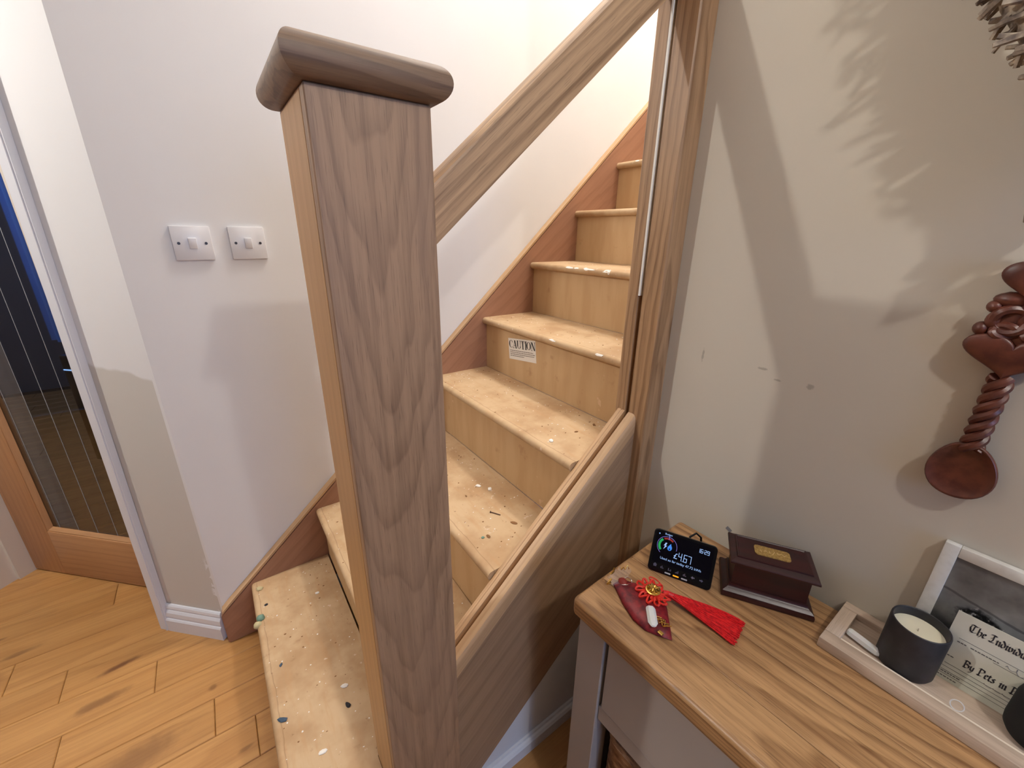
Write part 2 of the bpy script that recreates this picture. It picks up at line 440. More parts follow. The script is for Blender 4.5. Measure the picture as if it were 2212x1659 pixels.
# door lining + casing (slightly out of plumb, as in the photograph)
def lean_box(ub0, ub1, ut0, ut1, y0, y1, z0, z1):
    vs = [(ub0,y0,z0),(ub1,y0,z0),(ub1,y1,z0),(ub0,y1,z0),(ut0,y0,z1),(ut1,y0,z1),(ut1,y1,z1),(ut0,y1,z1)]
    return vs, [(3,2,1,0),(4,5,6,7),(0,1,5,4),(1,2,6,5),(2,3,7,6),(3,0,4,7)]
t1 = on_left(MB().add(*lean_box(0.238, 0.275, 0.184, 0.221, 0.0005, 0.019, 0, DH+.05)).add(*lean_box(0.243, 0.251, 0.189, 0.197, 0.019, 0.0215, 0, DH+.05)), 'trim_1', M['gloss_white'])
struct(t1)
t2 = on_left(MB().box(D1, D1+0.024, -0.165, -0.075, 0, DH).box(D1+0.012, D1+0.024, -0.075, 0.0, 0, DH), 'trim_2', M['lining']); struct(t2)
t3 = on_left(MB().rbox(D1+0.014, D1+0.085, 0.0005, 0.022, 0, DH+.08, 0.004), 'trim_3', M['lining']); struct(t3)
t4 = on_left(MB().box(D0-.0595, D0-.001, -0.165, -0.001, 0, DH), 'trim_4', M['lining']); struct(t4)
t5 = on_left(MB().box(D0-.0595, D1+.024, -0.165, 0.0, DH, DH+.02), 'trim_5', M['lining']); struct(t5)
# moulded skirting on the angled wall
prof = [(0.0005, 0.0), (0.0205, 0.0), (0.0205, 0.050), (0.0175, 0.056), (0.0145, 0.058), (0.0165, 0.066), (0.0150, 0.082), (0.0105, 0.090), (0.0085, 0.092), (0.0105, 0.099), (0.0085, 0.108), (0.0045, 0.113), (0.0005, 0.114)]
struct(on_left(MB().prism(prof, 0.012, 0.238, 'X'), 'baseboard_left', M['gloss_white']))

# oak and glass door
dr = thing('door_1', 'oak framed glazed door standing closed in the angled wall', 'door', (CX0, W_WALL, 0), (0, 0, radians(135)))
dr['kind'] = 'structure'
a0, a1 = D0+0.002, D1-0.002
ST = 0.155
MB().rbox(a1-ST, a1, DY-0.04, DY, 0.006, DH-0.004, 0.002).build('stile', M['door_v'], dr)
MB().rbox(a0, a0+ST-.05, DY-0.04, DY, 0.006, DH-0.004, 0.002).build('stile', M['door_v'], dr)
MB().rbox(a0+ST-.05, a1-ST, DY-0.04, DY, 0.006, 0.222, 0.002).build('bottom_rail', M['door'], dr)
MB().rbox(a0+ST-.05, a1-ST, DY-0.04, DY, DH-0.16, DH-0.004, 0.002).build('top_rail', M['door'], dr)
bead = MB()
bead.prism([(DY-0.004, 0.222), (DY-0.004, 0.226), (DY-0.018, 0.236), (DY-0.018, 0.222)], a0+ST-.05, a1-ST, 'X')
bead.build('glazing_bead', M['door'], dr)
bead = MB(); bead.prism([(a1-ST, DY-0.003), (a1-ST, DY-0.018), (a1-ST-0.012, DY-0.018), (a1-ST-.002, DY-0.003)], 0.222, DH-.16, 'Z')
bead.build('glazing_bead', M['door_v'], dr)
t = NT('door_glass'); t.b.inputs['Transmission Weight'].default_value = 1.0; t.color((0.93, 0.96, 0.97, 1)); t.rough(0.02); t.b.inputs['IOR'].default_value = 1.45
M['glass'] = t.m
pane = MB().box(a0+ST-.055, a1-ST+.005, DY-0.023, DY-0.019, 0.218, DH-.156).build('glass_pane', M['glass'], dr)
M['etch'] = plain('etched_glass_line', srgb(150, 152, 156), 0.5)
for k in range(5):
    u = a1-ST-0.045-k*0.093
    MB().box(u-0.0011, u+0.0011, DY-0.0188, DY-0.0182, 0.23, DH-.16).build('etched_line', M['etch'], dr)
tag(pane, 'clear glass pane with fine vertical lines')

# far room behind the door
struct(MB().box(-3.3, 0.6, 4.0, 4.1, 0, CEIL).build('wall_far', M['far_room']))
struct(MB().box(0.5, 0.6, W_WALL+0.1, 4.0, 0, CEIL).build('wall_far_side', M['far_room']))
# right wall, wall behind the camera with a window, outer left wall
struct(MB().box(XW, XW+0.12, -4.0, N2LO, 0, CEIL).build('wall_right', M['cream']))
wr = MB().box(-3.3, -0.75, -4.1, -4.0, 0, CEIL).box(0.45, 0.71, -4.1, -4.0, 0, CEIL).box(-0.75, 0.45, -4.1, -4.0, 0, 0.8).box(-0.75, 0.45, -4.1, -4.0, 2.1, CEIL)
struct(wr.build('wall_rear', M['rear']))
wn = struct(MB().box(-0.75, -0.70, -4.07, -4.01, 0.8, 2.1).box(0.40, 0.45, -4.07, -4.01, 0.8, 2.1).box(-0.70, 0.40, -4.07, -4.01, 0.8, 0.85).box(-0.70, 0.40, -4.07, -4.01, 2.05, 2.1).build('window_1', M['gloss_white']))
MB().box(-0.70, 0.40, -4.05, -4.045, 0.85, 2.05).build('window_pane', M['glass'], wn)
struct(MB().box(-3.4, -3.3, -4.0, 4.1, 0, CEIL).build('wall_outer', M['rear']))
# ceiling with the stairwell opening, stairwell upper walls
cl = MB().box(-3.4, -0.15, -4.1, 4.1, CEIL, CEIL+0.1).box(-0.15, XW+0.12, -4.1, N2LO, CEIL, CEIL+0.1).box(-0.15, 0.6, W_WALL+0.1, 4.1, CEIL, CEIL+0.1)
struct(cl.build('ceiling', M['ceiling']))
st = MB().box(X2+0.095, 3.4, N2LO+0.002, -0.668, 0, 5.0).box(-0.15, 3.4, N2LO-0.06, N2LO-0.001, CEIL+0.1, 5.0)
struct(st.build('wall_stairwell', M['white']))
struct(MB().box(3.4, 3.5, N2LO, W_WALL, 0, 5.0).box(-0.25, -0.15, N2LO, W_WALL+.1, CEIL+.1, 5.0).build('wall_landing', M['white']))
struct(MB().box(-0.25, 3.5, N2LO-.06, W_WALL+0.1, 5.0, 5.1).build('ceiling_stairwell', M['ceiling']))

# ------------------------------------------------------------------ staircase
stair = thing('staircase', 'oak staircase with bare plywood risers and worn, paint-flecked tan treads', 'staircase', (0, 0, 0))
TT = 0.026
Y_IN = -0.655
def nosing(x0, x1, top, n=6):                 # profile in X-Z, half-round front edge
    r = TT/2; pts = []
    for i in range(n+1):
        a = pi/2 + pi*i/n
        pts.append((x0+r+r*cos(a), top-r+r*sin(a)))
    return pts + [(x1, top-TT), (x1, top)]
treads = []
for k in range(1, 13):
    xf = X1+(k-1)*GOING
    top = k*RISE
    xb = xf+GOING+(0.0145 if k == 1 else 0.0185)
    mb = MB()
    ysec = [(Y_IN, S_WALL-0.0005)]
    if k == 1:
        mb.prism(nosing(xf, NX-0.001, top), -0.70, S_WALL-0.0005, 'Y', smooth=True)
        mb.prism([(NX-.001, top-TT), (xb, top-TT), (xb, top), (NX-.001, top)], NY+NB+0.001, S_WALL-0.0005, 'Y')
    elif k == 2:
        mb.prism(nosing(xf, NX+NA+0.001, top), NY+NB+0.001, S_WALL-0.0005, 'Y', smooth=True)
        mb.prism([(NX+NA+.001, top-TT), (xb, top-TT), (xb, top), (NX+NA+.001, top)], Y_IN+.0005, S_WALL-0.0005, 'Y')
    else:
        y0 = Y_IN+.0005 if xf < X2-.03 else N2HI+0.001
        if xf < X2-.002 < xb:
            mb.prism(nosing(xf, X2-.002, top), y0, S_WALL-0.0005, 'Y', smooth=True)
            mb.prism([(X2-.002, top-TT), (xb, top-TT), (xb, top), (X2-.002, top)], N2HI+.001, S_WALL-0.0005, 'Y')
        else: mb.prism(nosing(xf, xb, top), y0, S_WALL-0.0005, 'Y', smooth=True)
    o = mb.build('tread', M['tread'], stair); treads.append(o)
    # riser under this nosing
    y0 = -0.70 if k == 1 else (NY+NB+0.001 if k == 2 else (Y_IN+.0005 if xf < X2-.03 else N2HI+.001))
    MB().box(xf+0.0195, xf+0.0320, y0, S_WALL-0.001, (k-1)*RISE+0.0003, top-TT-0.0003).build('riser', M['riser'], stair)
# outer side of the first step (boxed in, beside the post)
MB().box(X1+0.033, NX-0.002, -0.699, -0.688, 0.0, RISE-TT-.0005).build('step_side', M['riser'], stair)

def slope_prism(prof, x0, x1, fz=Zn):
    """cross-section (y, height above the pitch line) run along the pitch with plumb ends"""
    n = len(prof)
    vs = [(x0, y, fz(x0)+c) for y, c in prof] + [(x1, y, fz(x1)+c) for y, c in prof]
    fs = [tuple(range(n)), tuple(range(2*n-1, n-1, -1))] + [(i, n+i, n+(i+1) % n, (i+1) % n) for i in range(n)]
    return vs, fs
# near string with a glass groove in its top edge
ct = -0.024
prof_face = [(-0.715, -0.514), (-0.715, ct-0.0485), (-0.6548, ct-0.0485), (-0.6548, -0.42), (-0.672, -0.514)]
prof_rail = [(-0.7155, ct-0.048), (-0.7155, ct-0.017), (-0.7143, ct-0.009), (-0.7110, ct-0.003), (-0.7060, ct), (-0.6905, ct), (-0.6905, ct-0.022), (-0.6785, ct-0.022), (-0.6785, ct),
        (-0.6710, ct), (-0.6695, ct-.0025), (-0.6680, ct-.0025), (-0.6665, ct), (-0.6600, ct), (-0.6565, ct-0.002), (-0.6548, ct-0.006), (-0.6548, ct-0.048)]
def string_near(prof):
    vs, fs = slope_prism(prof, NX+NA+0.0005, X2-0.0005)
    return MB().add([(x, y, max(z, 0.002)) for x, y, z in vs], fs, True)   # the cut end stops above the floor
string_near(prof_face).build('outer_string', M['string'], stair, angle=25)
string_near(prof_rail).build('base_rail', M['lit_edge_oak'], stair, angle=25)  # paler than the string face to imitate light on the top lips
# wall string, with a bevelled plumb cut at the foot
def ws(x): return 0.3254+0.915*(x+0.2439)
xe = -0.449
poly = [(xe, 0.002), (-0.18, 0.002), (3.2, ws(3.2)-0.42), (3.2, ws(3.2)), (xe+0.028, ws(xe+0.028)), (xe+.006, ws(xe+.028)-.022), (xe, ws(xe+0.028)-0.035)]
EO = 0.007
poly = [(a, b-(EO/cos(ANG) if i_ in (3, 4) else (EO*.9 if i_ >= 5 else 0))) for i_, (a, b) in enumerate(poly)]
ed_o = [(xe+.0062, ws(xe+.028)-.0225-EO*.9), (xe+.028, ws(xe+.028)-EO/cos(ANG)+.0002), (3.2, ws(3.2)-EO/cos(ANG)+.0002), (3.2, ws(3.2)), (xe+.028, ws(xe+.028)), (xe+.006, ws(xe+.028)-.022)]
eo = MB().prism(ed_o, S_WALL-.0006, W_WALL-0.001, 'Y').build('lit_edge_strip', M['lit_edge_oak'], stair)  # added strip, its pale colour imitates light on the string's top edge
mb = MB(); mb.prism(poly, S_WALL, W_WALL-0.001, 'Y')
wso = mb.build('wall_string', M['wall_string'], stair)
bm = bmesh.new(); bm.from_mesh(wso.data)
es = [e for e in bm.edges if all(abs(v.co.y-S_WALL) < 1e-5 for v in e.verts) and max(v.co.z for v in e.verts) > 0.01]
bmesh.ops.bevel(bm, geom=es, offset=0.004, segments=2, affect='EDGES'); bm.to_mesh(wso.data); bm.free()
# paint splashes along the sixth nosing, smears on others
M['splash'] = plain('dried_white_paint', srgb(244, 240, 232), 0.5)
def blob_poly(n, rx, ry, rg, jag=0.35):
    return [(rx*cos(2*pi*i/n)*(1+rg.uniform(-jag, jag)), ry*sin(2*pi*i/n)*(1+rg.uniform(-jag, jag))) for i in range(n)]
rg = random.Random(11)
for (k, y, w, h) in [(6, -0.10, .022, .004), (6, -0.185, .012, .006), (6, -0.20, .03, .003), (6, -0.285, .016, .007), (6, -0.296, .005, .011), (6, -.135, .012, .003), (5, -0.50, .02, .004), (5, -0.29, .016, .003), (8, 0.03, .01, .003)]:
    xf = X1+(k-1)*GOING; r = TT/2; mb = MB(); pts = blob_poly(10, w, h, rg)
    vs = []
    for layer in (1.0004, 1.06):
        for a, b in pts:
            an = pi*0.80 + b/r; vs.append((xf+r+r*layer*cos(an), y+a, k*RISE-r+r*layer*sin(an)))
    mb.add(vs, [tuple(range(10)), tuple(range(19, 9, -1))]+[(i, (i+1) % 10, 10+(i+1) % 10, 10+i) for i in range(10)])
    mb.build('paint_splash', M['splash'], treads[k-1])

# ------------------------------------------------------------------ newel posts and handrail
def mitred_cap(x0, x1, y0, y1, z0, z1, ov, n=18):
    loops = []; rr = (z1-z0)/2
    seq = [(-ov*0.0, z0)] + [(ov-rr+rr*cos(-pi/2+pi*i/n), (z0+z1)/2+rr*sin(-pi/2+pi*i/n)) for i in range(n+1)]
    for o_, z in seq: loops.append([(x0-o_, y0-o_, z), (x1+o_, y0-o_, z), (x1+o_, y1+o_, z), (x0-o_, y1+o_, z)])
    return MB().loft(loops)
np1 = thing('newel_post', 'thick oak newel post at the foot of the stairs with a round-edged cap', 'newel post', (NX+NA/2, NY+NB/2, 0))
hx, hy = NA/2, NB/2
MB().rbox(-hx, hx, -hy+0.020, hy, 0.0005, NZ-.0005, 0.0012, 1).build('post_core', M['newel_core'], np1)
MB().rbox(-hx, hx, -hy, -hy+0.0195, 0.0005, NZ-.0005, 0.0014, 1).build('face_board', M['newel_front'], np1)
mitred_cap(-hx, hx, -hy, hy, NZ, NZ+0.041, 0.021).build('cap', M['newel_cap'], np1, angle=30)
np2 = thing('newel_post', 'tall oak newel post with an empty glass groove, against the cream wall', 'newel post', (X2, YS, 0))
lo, hi = N2LO-YS, N2HI-YS
cross = [(0.003, lo), (0.094, lo), (0.094, hi), (0.003, hi), (0, hi-0.003), (0, 0.0065), (0.002, 0.0055), (0.013, 0.0055), (0.013, -0.0055), (0.002, -0.0055), (0, -0.0065), (0, lo+0.003)]
MB().prism(cross, 0.0005, CEIL+0.6, 'Z').build('post', M['newel_far'], np2)
MB().box(-0.0012, 0.0120, 0.0012, 0.0052, 1.25, CEIL+0.5).build('groove_strip', plain('groove_white', srgb(245, 240, 230), 0.4), np2)  # narrow white strip set in the post's groove
# handrail (rounded top edges)
ht, hb = 0.919, 0.832
hp = [(-0.7065, hb), (-0.7065, ht-0.013), (-0.7045, ht-0.006), (-0.7000, ht-0.001), (-0.6960, ht), (-0.6740, ht), (-0.6690, ht-0.001), (-0.6645, ht-0.006), (-0.6630, ht-0.013), (-0.6630, hb), (-.6790, hb), (-.6790, hb+.012), (-.6905, hb+.012), (-.6905, hb)]
hr = MB().add(*slope_prism(hp, NX+NA+0.0005, X2-0.0005), True).build('handrail', M['rail'], angle=25)
tag(hr, 'sloping chunky oak handrail running between the two newel posts', 'handrail')

# under the stairs: white panel and its skirting
uz = lambda x: Zn(x)-0.5145
up = [(0.03, 0.0), (X2-.001, 0.0), (X2-.001, uz(X2)), (0.03, max(uz(0.03), 0.004))]
struct(MB().prism(up, -0.712, -0.695, 'Y').build('wall_under', M['under_white']))
sk = [(-0.7125, 0.0), (-0.7125, 0.052), (-0.7180, 0.052), (-0.7200, 0.046), (-0.7250, 0.044), (-0.7300, 0.038), (-0.7300, 0.0)]
struct(MB().prism(sk, 0.003, X2-.001, 'X').build('baseboard_under', M['gloss_white']))

# ------------------------------------------------------------------ light switches
def switch(x, z, label, rock_tilt):
    o = thing('light_switch', label, 'light switch', (x, W_WALL-0.0003, z), (0, 0, 0), 'plastic light switches beside the stairs')
    MB().rbox(-0.0440, 0.0440, -0.0085, 0, -0.0440, 0.0440, 0.0022, 2).build('plate', M['plastic'], o)
    rk = MB().rbox(-0.0090, 0.0090, -0.0030, 0.0030, -0.0140, 0.0140, 0.0012, 2).build('rocker', M['plastic'], o)
    rk.location = (0.0005, -0.0100, 0); rk.rotation_euler = (radians(rock_tilt), 0, 0)
    for s in (-1, 1):
        MB().lathe([(0, -.0004), (0.0032, -.0004), (0.0036, 0.0004), (0, 0.0004)], 14, Matrix.Translation((s*0.0300, -0.0088, 0)) @ Matrix.Rotation(pi/2, 4, 'X')).build('screw', M['screw'], o)
    return o
switch(-0.1530, 1.3455, 'right-hand white light switch, nearer the newel post', 7)
switch(-0.2822, 1.3450, 'left-hand white light switch, nearer the angled wall', 7)

# ------------------------------------------------------------------ caution label
XR5 = X1+4*GOING+0.0195
M['paper'] = plain('label_paper', srgb(232, 224, 212), 0.6)
M['ink'] = plain('black_ink', srgb(30, 24, 20), 0.6)
M['ink_grey'] = plain('grey_ink', srgb(128, 118, 104), 0.7)
lab = thing('caution_label', 'white printed CAUTION label stuck on the fifth plywood riser', 'label', (XR5-0.0003, -0.1045, 0.9725), (0, 0, 0))
# local: right = -Y, up = +Z, normal = -X
LM = Matrix(((0, 0, -1, 0), (-1, 0, 0, 0), (0, 1, 0, 0), (0, 0, 0, 1))) @ Matrix.Rotation(radians(7.5), 4, 'Z')
MB().box(-0.084, 0.084, -0.0405, 0.0405, 0, 0.0004, LM).build('sheet', M['paper'], lab)
mb = MB()
def stroke(mb, x0, y0, x1, y1, w, M_, z0=0.0004, z1=0.0008):      # vertical-ish bar with horizontal width w
    vs = [(x0-w/2, y0), (x0+w/2, y0), (x1+w/2, y1), (x1-w/2, y1)]
    mb.prism(vs, z0, z1, 'Z', M_)
def arc(mb, cx, cy, rx, ry, a0, a1, wthick, wthin, M_, n=18):
    for i in range(n):
        b0 = a0+(a1-a0)*i/n; b1 = a0+(a1-a0)*(i+1)/n
        def w(b): return wthin+(wthick-wthin)*abs(cos(b))**1.6
        o0, o1 = w(b0)/2, w(b1)/2
        q = [(cx+(rx-o0)*cos(b0), cy+(ry-o0*.6)*sin(b0)), (cx+(rx+o0)*cos(b0), cy+(ry+o0*.6)*sin(b0)), (cx+(rx+o1)*cos(b1), cy+(ry+o1*.6)*sin(b1)), (cx+(rx-o1)*cos(b1), cy+(ry-o1*.6)*sin(b1))]
        mb.prism(q, 0.0004, 0.0008, 'Z', M_)
H0, H1 = 0.004, 0.034; TK, TN = 0.0062, 0.0017
x = -0.079
cyy = (H0+H1)/2; hh = (H1-H0)/2
arc(mb, x+0.013, cyy, 0.0105, hh-.001, radians(50), radians(310), TK, TN, LM); stroke(mb, x+0.0205, H1-.010, x+0.0212, H1-.003, TN, LM)
x = -0.051                                                          # A
stroke(mb, x+0.0165, H0, x+0.0095, H1, TK, LM); stroke(mb, x, H0, x+0.0085, H1, TN, LM); mb.box(x+.003, x+.015, H0+.009, H0+.0105, .0004, .0008, LM)
for xx in (x, x+.0165): mb.box(xx-.0045, xx+.0045, H0-.0008, H0+.0006, .0004, .0008, LM)
x = -0.0275                                                         # U
stroke(mb, x+0.0035, H0+.009, x+0.0035, H1, TK, LM); stroke(mb, x+0.0195, H0+.009, x+0.0195, H1, TN, LM)
arc(mb, x+0.0115, H0+0.009, 0.008, 0.009, radians(180), radians(360), TK*.7, TN, LM, 12)
for xx in (x+.0035, x+.0195): mb.box(xx-.005, xx+.005, H1-.0010, H1+.0004, .0004, .0008, LM)
x = -0.002                                                          # T
stroke(mb, x+0.0105, H0, x+0.0105, H1, TK, LM); mb.box(x, x+.021, H1-.0016, H1+.0002, .0004, .0008, LM); mb.box(x, x+.0015, H1-.008, H1, .0004, .0008, LM); mb.box(x+.0195, x+.021, H1-.008, H1, .0004, .0008, LM)
mb.box(x+.0055, x+.0155, H0-.0008, H0+.0006, .0004, .0008, LM)
x = 0.023                                                           # I
stroke(mb, x+0.004, H0, x+0.004, H1, TK, LM)
for yy in (H0, H1): mb.box(x-.0015, x+.0095, yy-.0008, yy+.0006, .0004, .0008, LM)
arc(mb, 0.0440, cyy, 0.0100, hh-.001, 0, 2*pi, TK, TN, LM, 28)       # O
x = 0.0600                                                          # N
stroke(mb, x+0.018, H0, x+0.0030, H1, TK, LM); stroke(mb, x+0.0015, H0, x+0.0015, H1, TN, LM); stroke(mb, x+0.0195, H0, x+0.0195, H1, TN, LM)
for xx, yy in ((x+.0015, H0), (x+.0195, H1), (x, H1)): mb.box(xx-.0035, xx+.0035, yy-.0008, yy+.0006, .0004, .0008, LM)
mb.build('heading', M['ink'], lab)
mb = MB(); rg = random.Random(5)
for i, (y, x1_) in enumerate([(-0.006, .068), (-0.0128, .078), (-0.0196, .074), (-0.0264, .012)]):
    xx = -0.075
    while xx < x1_:
        w = rg.uniform(.004, .012); mb.box(xx, min(xx+w, x1_), y-.0014, y+.0014, .0004, .0007, LM); xx += w+.0016
mb.build('small_print', M['ink_grey'], lab)

# ------------------------------------------------------------------ chest of drawers
CT = 0.725
CYAW = radians(2.6)
ch = thing('chest_of_drawers', 'grey painted chest with oak plank top and open basket bay, against cream wall', 'chest of drawers', (0.190, -0.873, 0), (0, 0, CYAW))
M['greypaint'] = painted('warm_grey_paint', srgb(176, 170, 166), 0.02, 0.5)
# local: x = depth towards the wall, -y = along the wall; top slab of glued boards
CD, CLEN = 0.372, 1.25
bw = [0.082, 0.096, 0.088, 0.106]
x0 = 0.0
for i, w in enumerate(bw):
    mb = MB(); e0 = 0.010 if i == 0 else 0.0018; e1 = 0.0018 if i < 3 else 0.004
    def prof_pts(e0, e1, x0, x1, n=5):
        pts = []
        z0, z1 = CT-0.042, CT
        for (cx_, cz, r, a0) in [(x1-e1, z1-e1, e1, 0), (x0+e0, z1-e0, e0, pi/2), (x0+e0, z0+e0, e0, pi), (x1-e1, z0+e1, e1, 3*pi/2)]:
            for k in range(n+1): pts.append((cx_+r*cos(a0+pi/2*k/n), cz+r*sin(a0+pi/2*k/n)))
        return pts
    pp = prof_pts(e0, e1, x0, x0+w)
    # rounded left end: loft sections along y, inset near the end
    loops = []
    cxm, czm = x0+w/2, CT-0.021
    for d, ins in [(0.0, 0.010), (0.0015, 0.0055), (0.005, 0.0022), (0.010, 0.0), (CLEN, 0.0)]:
        loops.append([(px if (not (i == 0 and px < x0+.02)) else px+ins, -d, czm+(pz-czm)*(1-ins/0.021*1.0)) for px, pz in pp])
    mb.loft(loops)
    mb.build('top_board', M['top'], ch)
    x0 += w+0.0006
# carcass
LI, FI = 0.014, 0.012                                            # set-back of the frame under the top
zt = CT-0.0425
def cb(x0, x1, y0, y1, z0, z1, name, mat='greypaint', b=0.0015): return MB().rbox(x0, x1, y0, y1, z0, z1, b, 1).build(name, M[mat], ch)
cb(FI, FI+0.045, -LI-0.062, -LI, 0.0005, zt, 'leg')
cb(CD-0.06, CD-0.015, -LI-0.055, -LI, 0.0005, zt, 'leg')
cb(FI+0.0455, CD-0.0605, -LI-0.030, -LI-0.008, 0.06, zt, 'side_panel')
cb(FI+0.006, FI+0.040, -CLEN+LI, -LI-0.0625, 0.452, 0.492, 'rail')
cb(FI+0.006, FI+0.040, -CLEN+LI, -LI-0.0625, 0.05, 0.10, 'rail')
cb(FI, FI+0.045, -CLEN+LI, -CLEN+LI+0.062, 0.0005, zt, 'leg')
cb(FI+0.046, CD-0.03, -CLEN+LI+.01, -LI-0.031, 0.100, 0.112, 'shelf')
cb(FI+0.046, CD-0.03, -CLEN+LI+.01, -LI-0.031, 0.470, 0.482, 'divider')
cb(CD-0.029, CD-0.017, -CLEN+LI, -LI-0.056, 0.06, zt, 'back_panel')
cb(FI+0.041, CD-0.031, -CLEN+LI+.02, -CLEN+LI+.06, 0.06, zt, 'side_panel')
M['gap'] = plain('drawer_gap_shade', srgb(24, 20, 20), 0.9)
dw = MB().rbox(FI+0.004, FI+0.024, -CLEN+LI+0.068, -LI-0.0690, 0.4945, zt-0.003, 0.0015, 1).build('drawer_front', M['greypaint'], ch)
cb(FI+0.0245, FI+0.20, -CLEN+LI+0.064, -LI-0.0635, 0.494, zt-0.001, 'drawer_box', 'gap')  # coloured near-black to paint the shade in the gap around the drawer front
MB().lathe([(0.0, 0.030), (0.012, 0.030), (0.016, 0.024), (0.014, 0.016), (0.007, 0.010), (0.009, 0.0), (0, 0)], 24, Matrix.Translation((FI+.004, -0.62, 0.585)) @ Matrix.Rotation(-pi/2, 4, 'Y')).build('knob', plain('pewter', srgb(120, 116, 110), .35, 1.0), dw)

# woven basket in the open bay
bk_m = NT('banana_leaf_weave'); p = bk_m.obj(); X, Y, Z = bk_m.sep(p)
wv = bk_m.noise(bk_m.xyz(bk_m.math('MULTIPLY', X, 30), bk_m.math('MULTIPLY', Y, 30), bk_m.math('MULTIPLY', Z, 110)), 1, 4, 0.65)
bk_m.color(bk_m.ramp(wv, (0.30, srgb(84, 56, 38)), (0.5, srgb(150, 112, 80)), (0.72, srgb(196, 162, 128)))); bk_m.rough(0.75)
bk_m.bump(wv, 0.6, 0.004)
bx0, bx1, by0, by1 = 0.022, 0.30, -0.545, -0.088
bkt = thing('storage_basket', 'brown woven basket with a rolled rim in the open bay of the grey chest', 'basket', (0.190+0.0, -0.873, 0.1125), (0, 0, CYAW))
hB = 0.312
def rrect(x0, x1, y0, y1, r, z, n=5):
    pts = []
    for (cx_, cy_, a0) in [(x1-r, y1-r, 0), (x0+r, y1-r, pi/2), (x0+r, y0+r, pi), (x1-r, y0+r, 3*pi/2)]:
        for k in range(n+1): pts.append((cx_+r*cos(a0+pi/2*k/n), cy_+r*sin(a0+pi/2*k/n), z))
    return pts
loops = []
nz = 26
for i in range(nz+1):
    z = hB*i/nz; bul = 0.0022*(1 if i % 2 else -1)
    loops.append(rrect(bx0+.006-bul, bx1-.006+bul, by0+.006-bul, by1-.006+bul, 0.035, z))
for i in range(nz, 1, -4):
    loops.append(rrect(bx0+.018, bx1-.018, by0+.018, by1-.018, 0.025, hB*i/nz))
MB().loft(loops).build('body', bk_m.m, bkt, angle=60)
rim = rrect(bx0+.008, bx1-.008, by0+.008, by1-.008, 0.035, hB)
MB().tube(rim, 0.0105, 8, True).build('rim', bk_m.m, bkt)
t = NT('navy_cloth'); t.color(t.mix(t.smooth(t.noise(t.obj(), 24, 3), .45, .6), srgb(16, 16, 24), srgb(44, 66, 122))); t.rough(.85); M['navy'] = t.m
gl = []; rg = random.Random(2)
mb = MB()
nxs, nys = 10, 14
vs = [(bx0+.022+(bx1-bx0-.044)*i/nxs, by0+.022+(by1-by0-.044)*j/nys, hB-0.035+0.014*sin(i*1.7+j*.9)+rg.uniform(-.006, .006)) for i in range(nxs+1) for j in range(nys+1)]
fs = [(i*(nys+1)+j, (i+1)*(nys+1)+j, (i+1)*(nys+1)+j+1, i*(nys+1)+j+1) for i in range(nxs) for j in range(nys)]
low = [(x_, y_, hB-0.09) for x_, y_, z_ in vs]
n0 = len(vs)
mb.add(vs+low, fs+[tuple(i+n0 for i in f[::-1]) for f in fs], True)
cloth = mb.build('folded_cloth', M['navy']); cloth.location = bkt.location; cloth.rotation_euler = bkt.rotation_euler
tag(cloth, 'crumpled navy blue cloth lying inside the woven basket', 'cloth')

# ------------------------------------------------------------------ energy display
ed = thing('energy_display', 'black in-home energy monitor with a lit screen, leaning on the chest by the newel post', 'energy monitor', (0.367, -0.911, CT+0.0004), (0, 0, -radians(64.5)))
# local x along the bottom edge, y away from viewer, leaning back
LEAN = Matrix.Rotation(-radians(28), 4, 'X')
BW, BH, BT = 0.1215, 0.0865, 0.014
M['blackplastic'] = plain('black_gloss_plastic', srgb(12, 12, 14), 0.22)
def rr2(x0, x1, y0, y1, r, n=6):
    return [(p[0], p[1]) for p in rrect(x0, x1, y0, y1, r, 0, n)]
pl = rr2(0, BW, 0, BH, 0.008)
up_ = Matrix(((1, 0, 0, 0), (0, 0, 1, 0), (0, 1, 0, 0), (0, 0, 0, 1)))        # (x, y)->(x, z), extrude along +y
def scr(M_extra=Matrix.Identity(4)): return LEAN @ Matrix(((1, 0, 0, 0), (0, 0, -1, 0), (0, 1, 0, 0), (0, 0, 0, 1))) @ M_extra  # z of local = towards the viewer
mb = MB()
ctr = (BW/2, BH/2)
loops = []
for z, k in [(-BT, 0.955), (-BT*0.85, 0.985), (-BT*0.5, 1.0), (-0.0025, 1.0), (-0.0006, 0.992), (0, 0.98)]:
    loops.append([(ctr[0]+(a-ctr[0])*k, ctr[1]+(b-ctr[1])*k, z) for a, b in pl])
mb.loft(loops, M=scr()); mb.build('case', M['blackplastic'], ed)
def emit(name, c, s):
    t = NT(name); t.color((0, 0, 0, 1)); t.b.inputs['Emission Color'].default_value = c; t.b.inputs['Emission Strength'].default_value = s; return t.m
M['lcd_blue'] = emit('screen_pale_blue', srgb(170, 205, 255), 1.0)
M['lcd_sky'] = emit('screen_sky_blue', srgb(70, 150, 255), 1.0)
M['lcd_green'] = emit('screen_green', srgb(40, 180, 100), 0.9)
M['lcd_red'] = emit('screen_red', srgb(170, 50, 40), 0.8)
M['lcd_violet'] = emit('screen_violet', srgb(150, 140, 235), 0.9)
M['lcd_amber'] = emit('lamp_amber', srgb(255, 170, 30), 1.3)
M['icon'] = plain('grey_icon_print', srgb(96, 92, 110), 0.5)
M['lampoff'] = plain('grey_lamp_lens', srgb(190, 188, 190), 0.4)
SZ = 0.0003
scn = rr2(0.006, BW-0.006, 0.020, BH-0.005, 0.002)
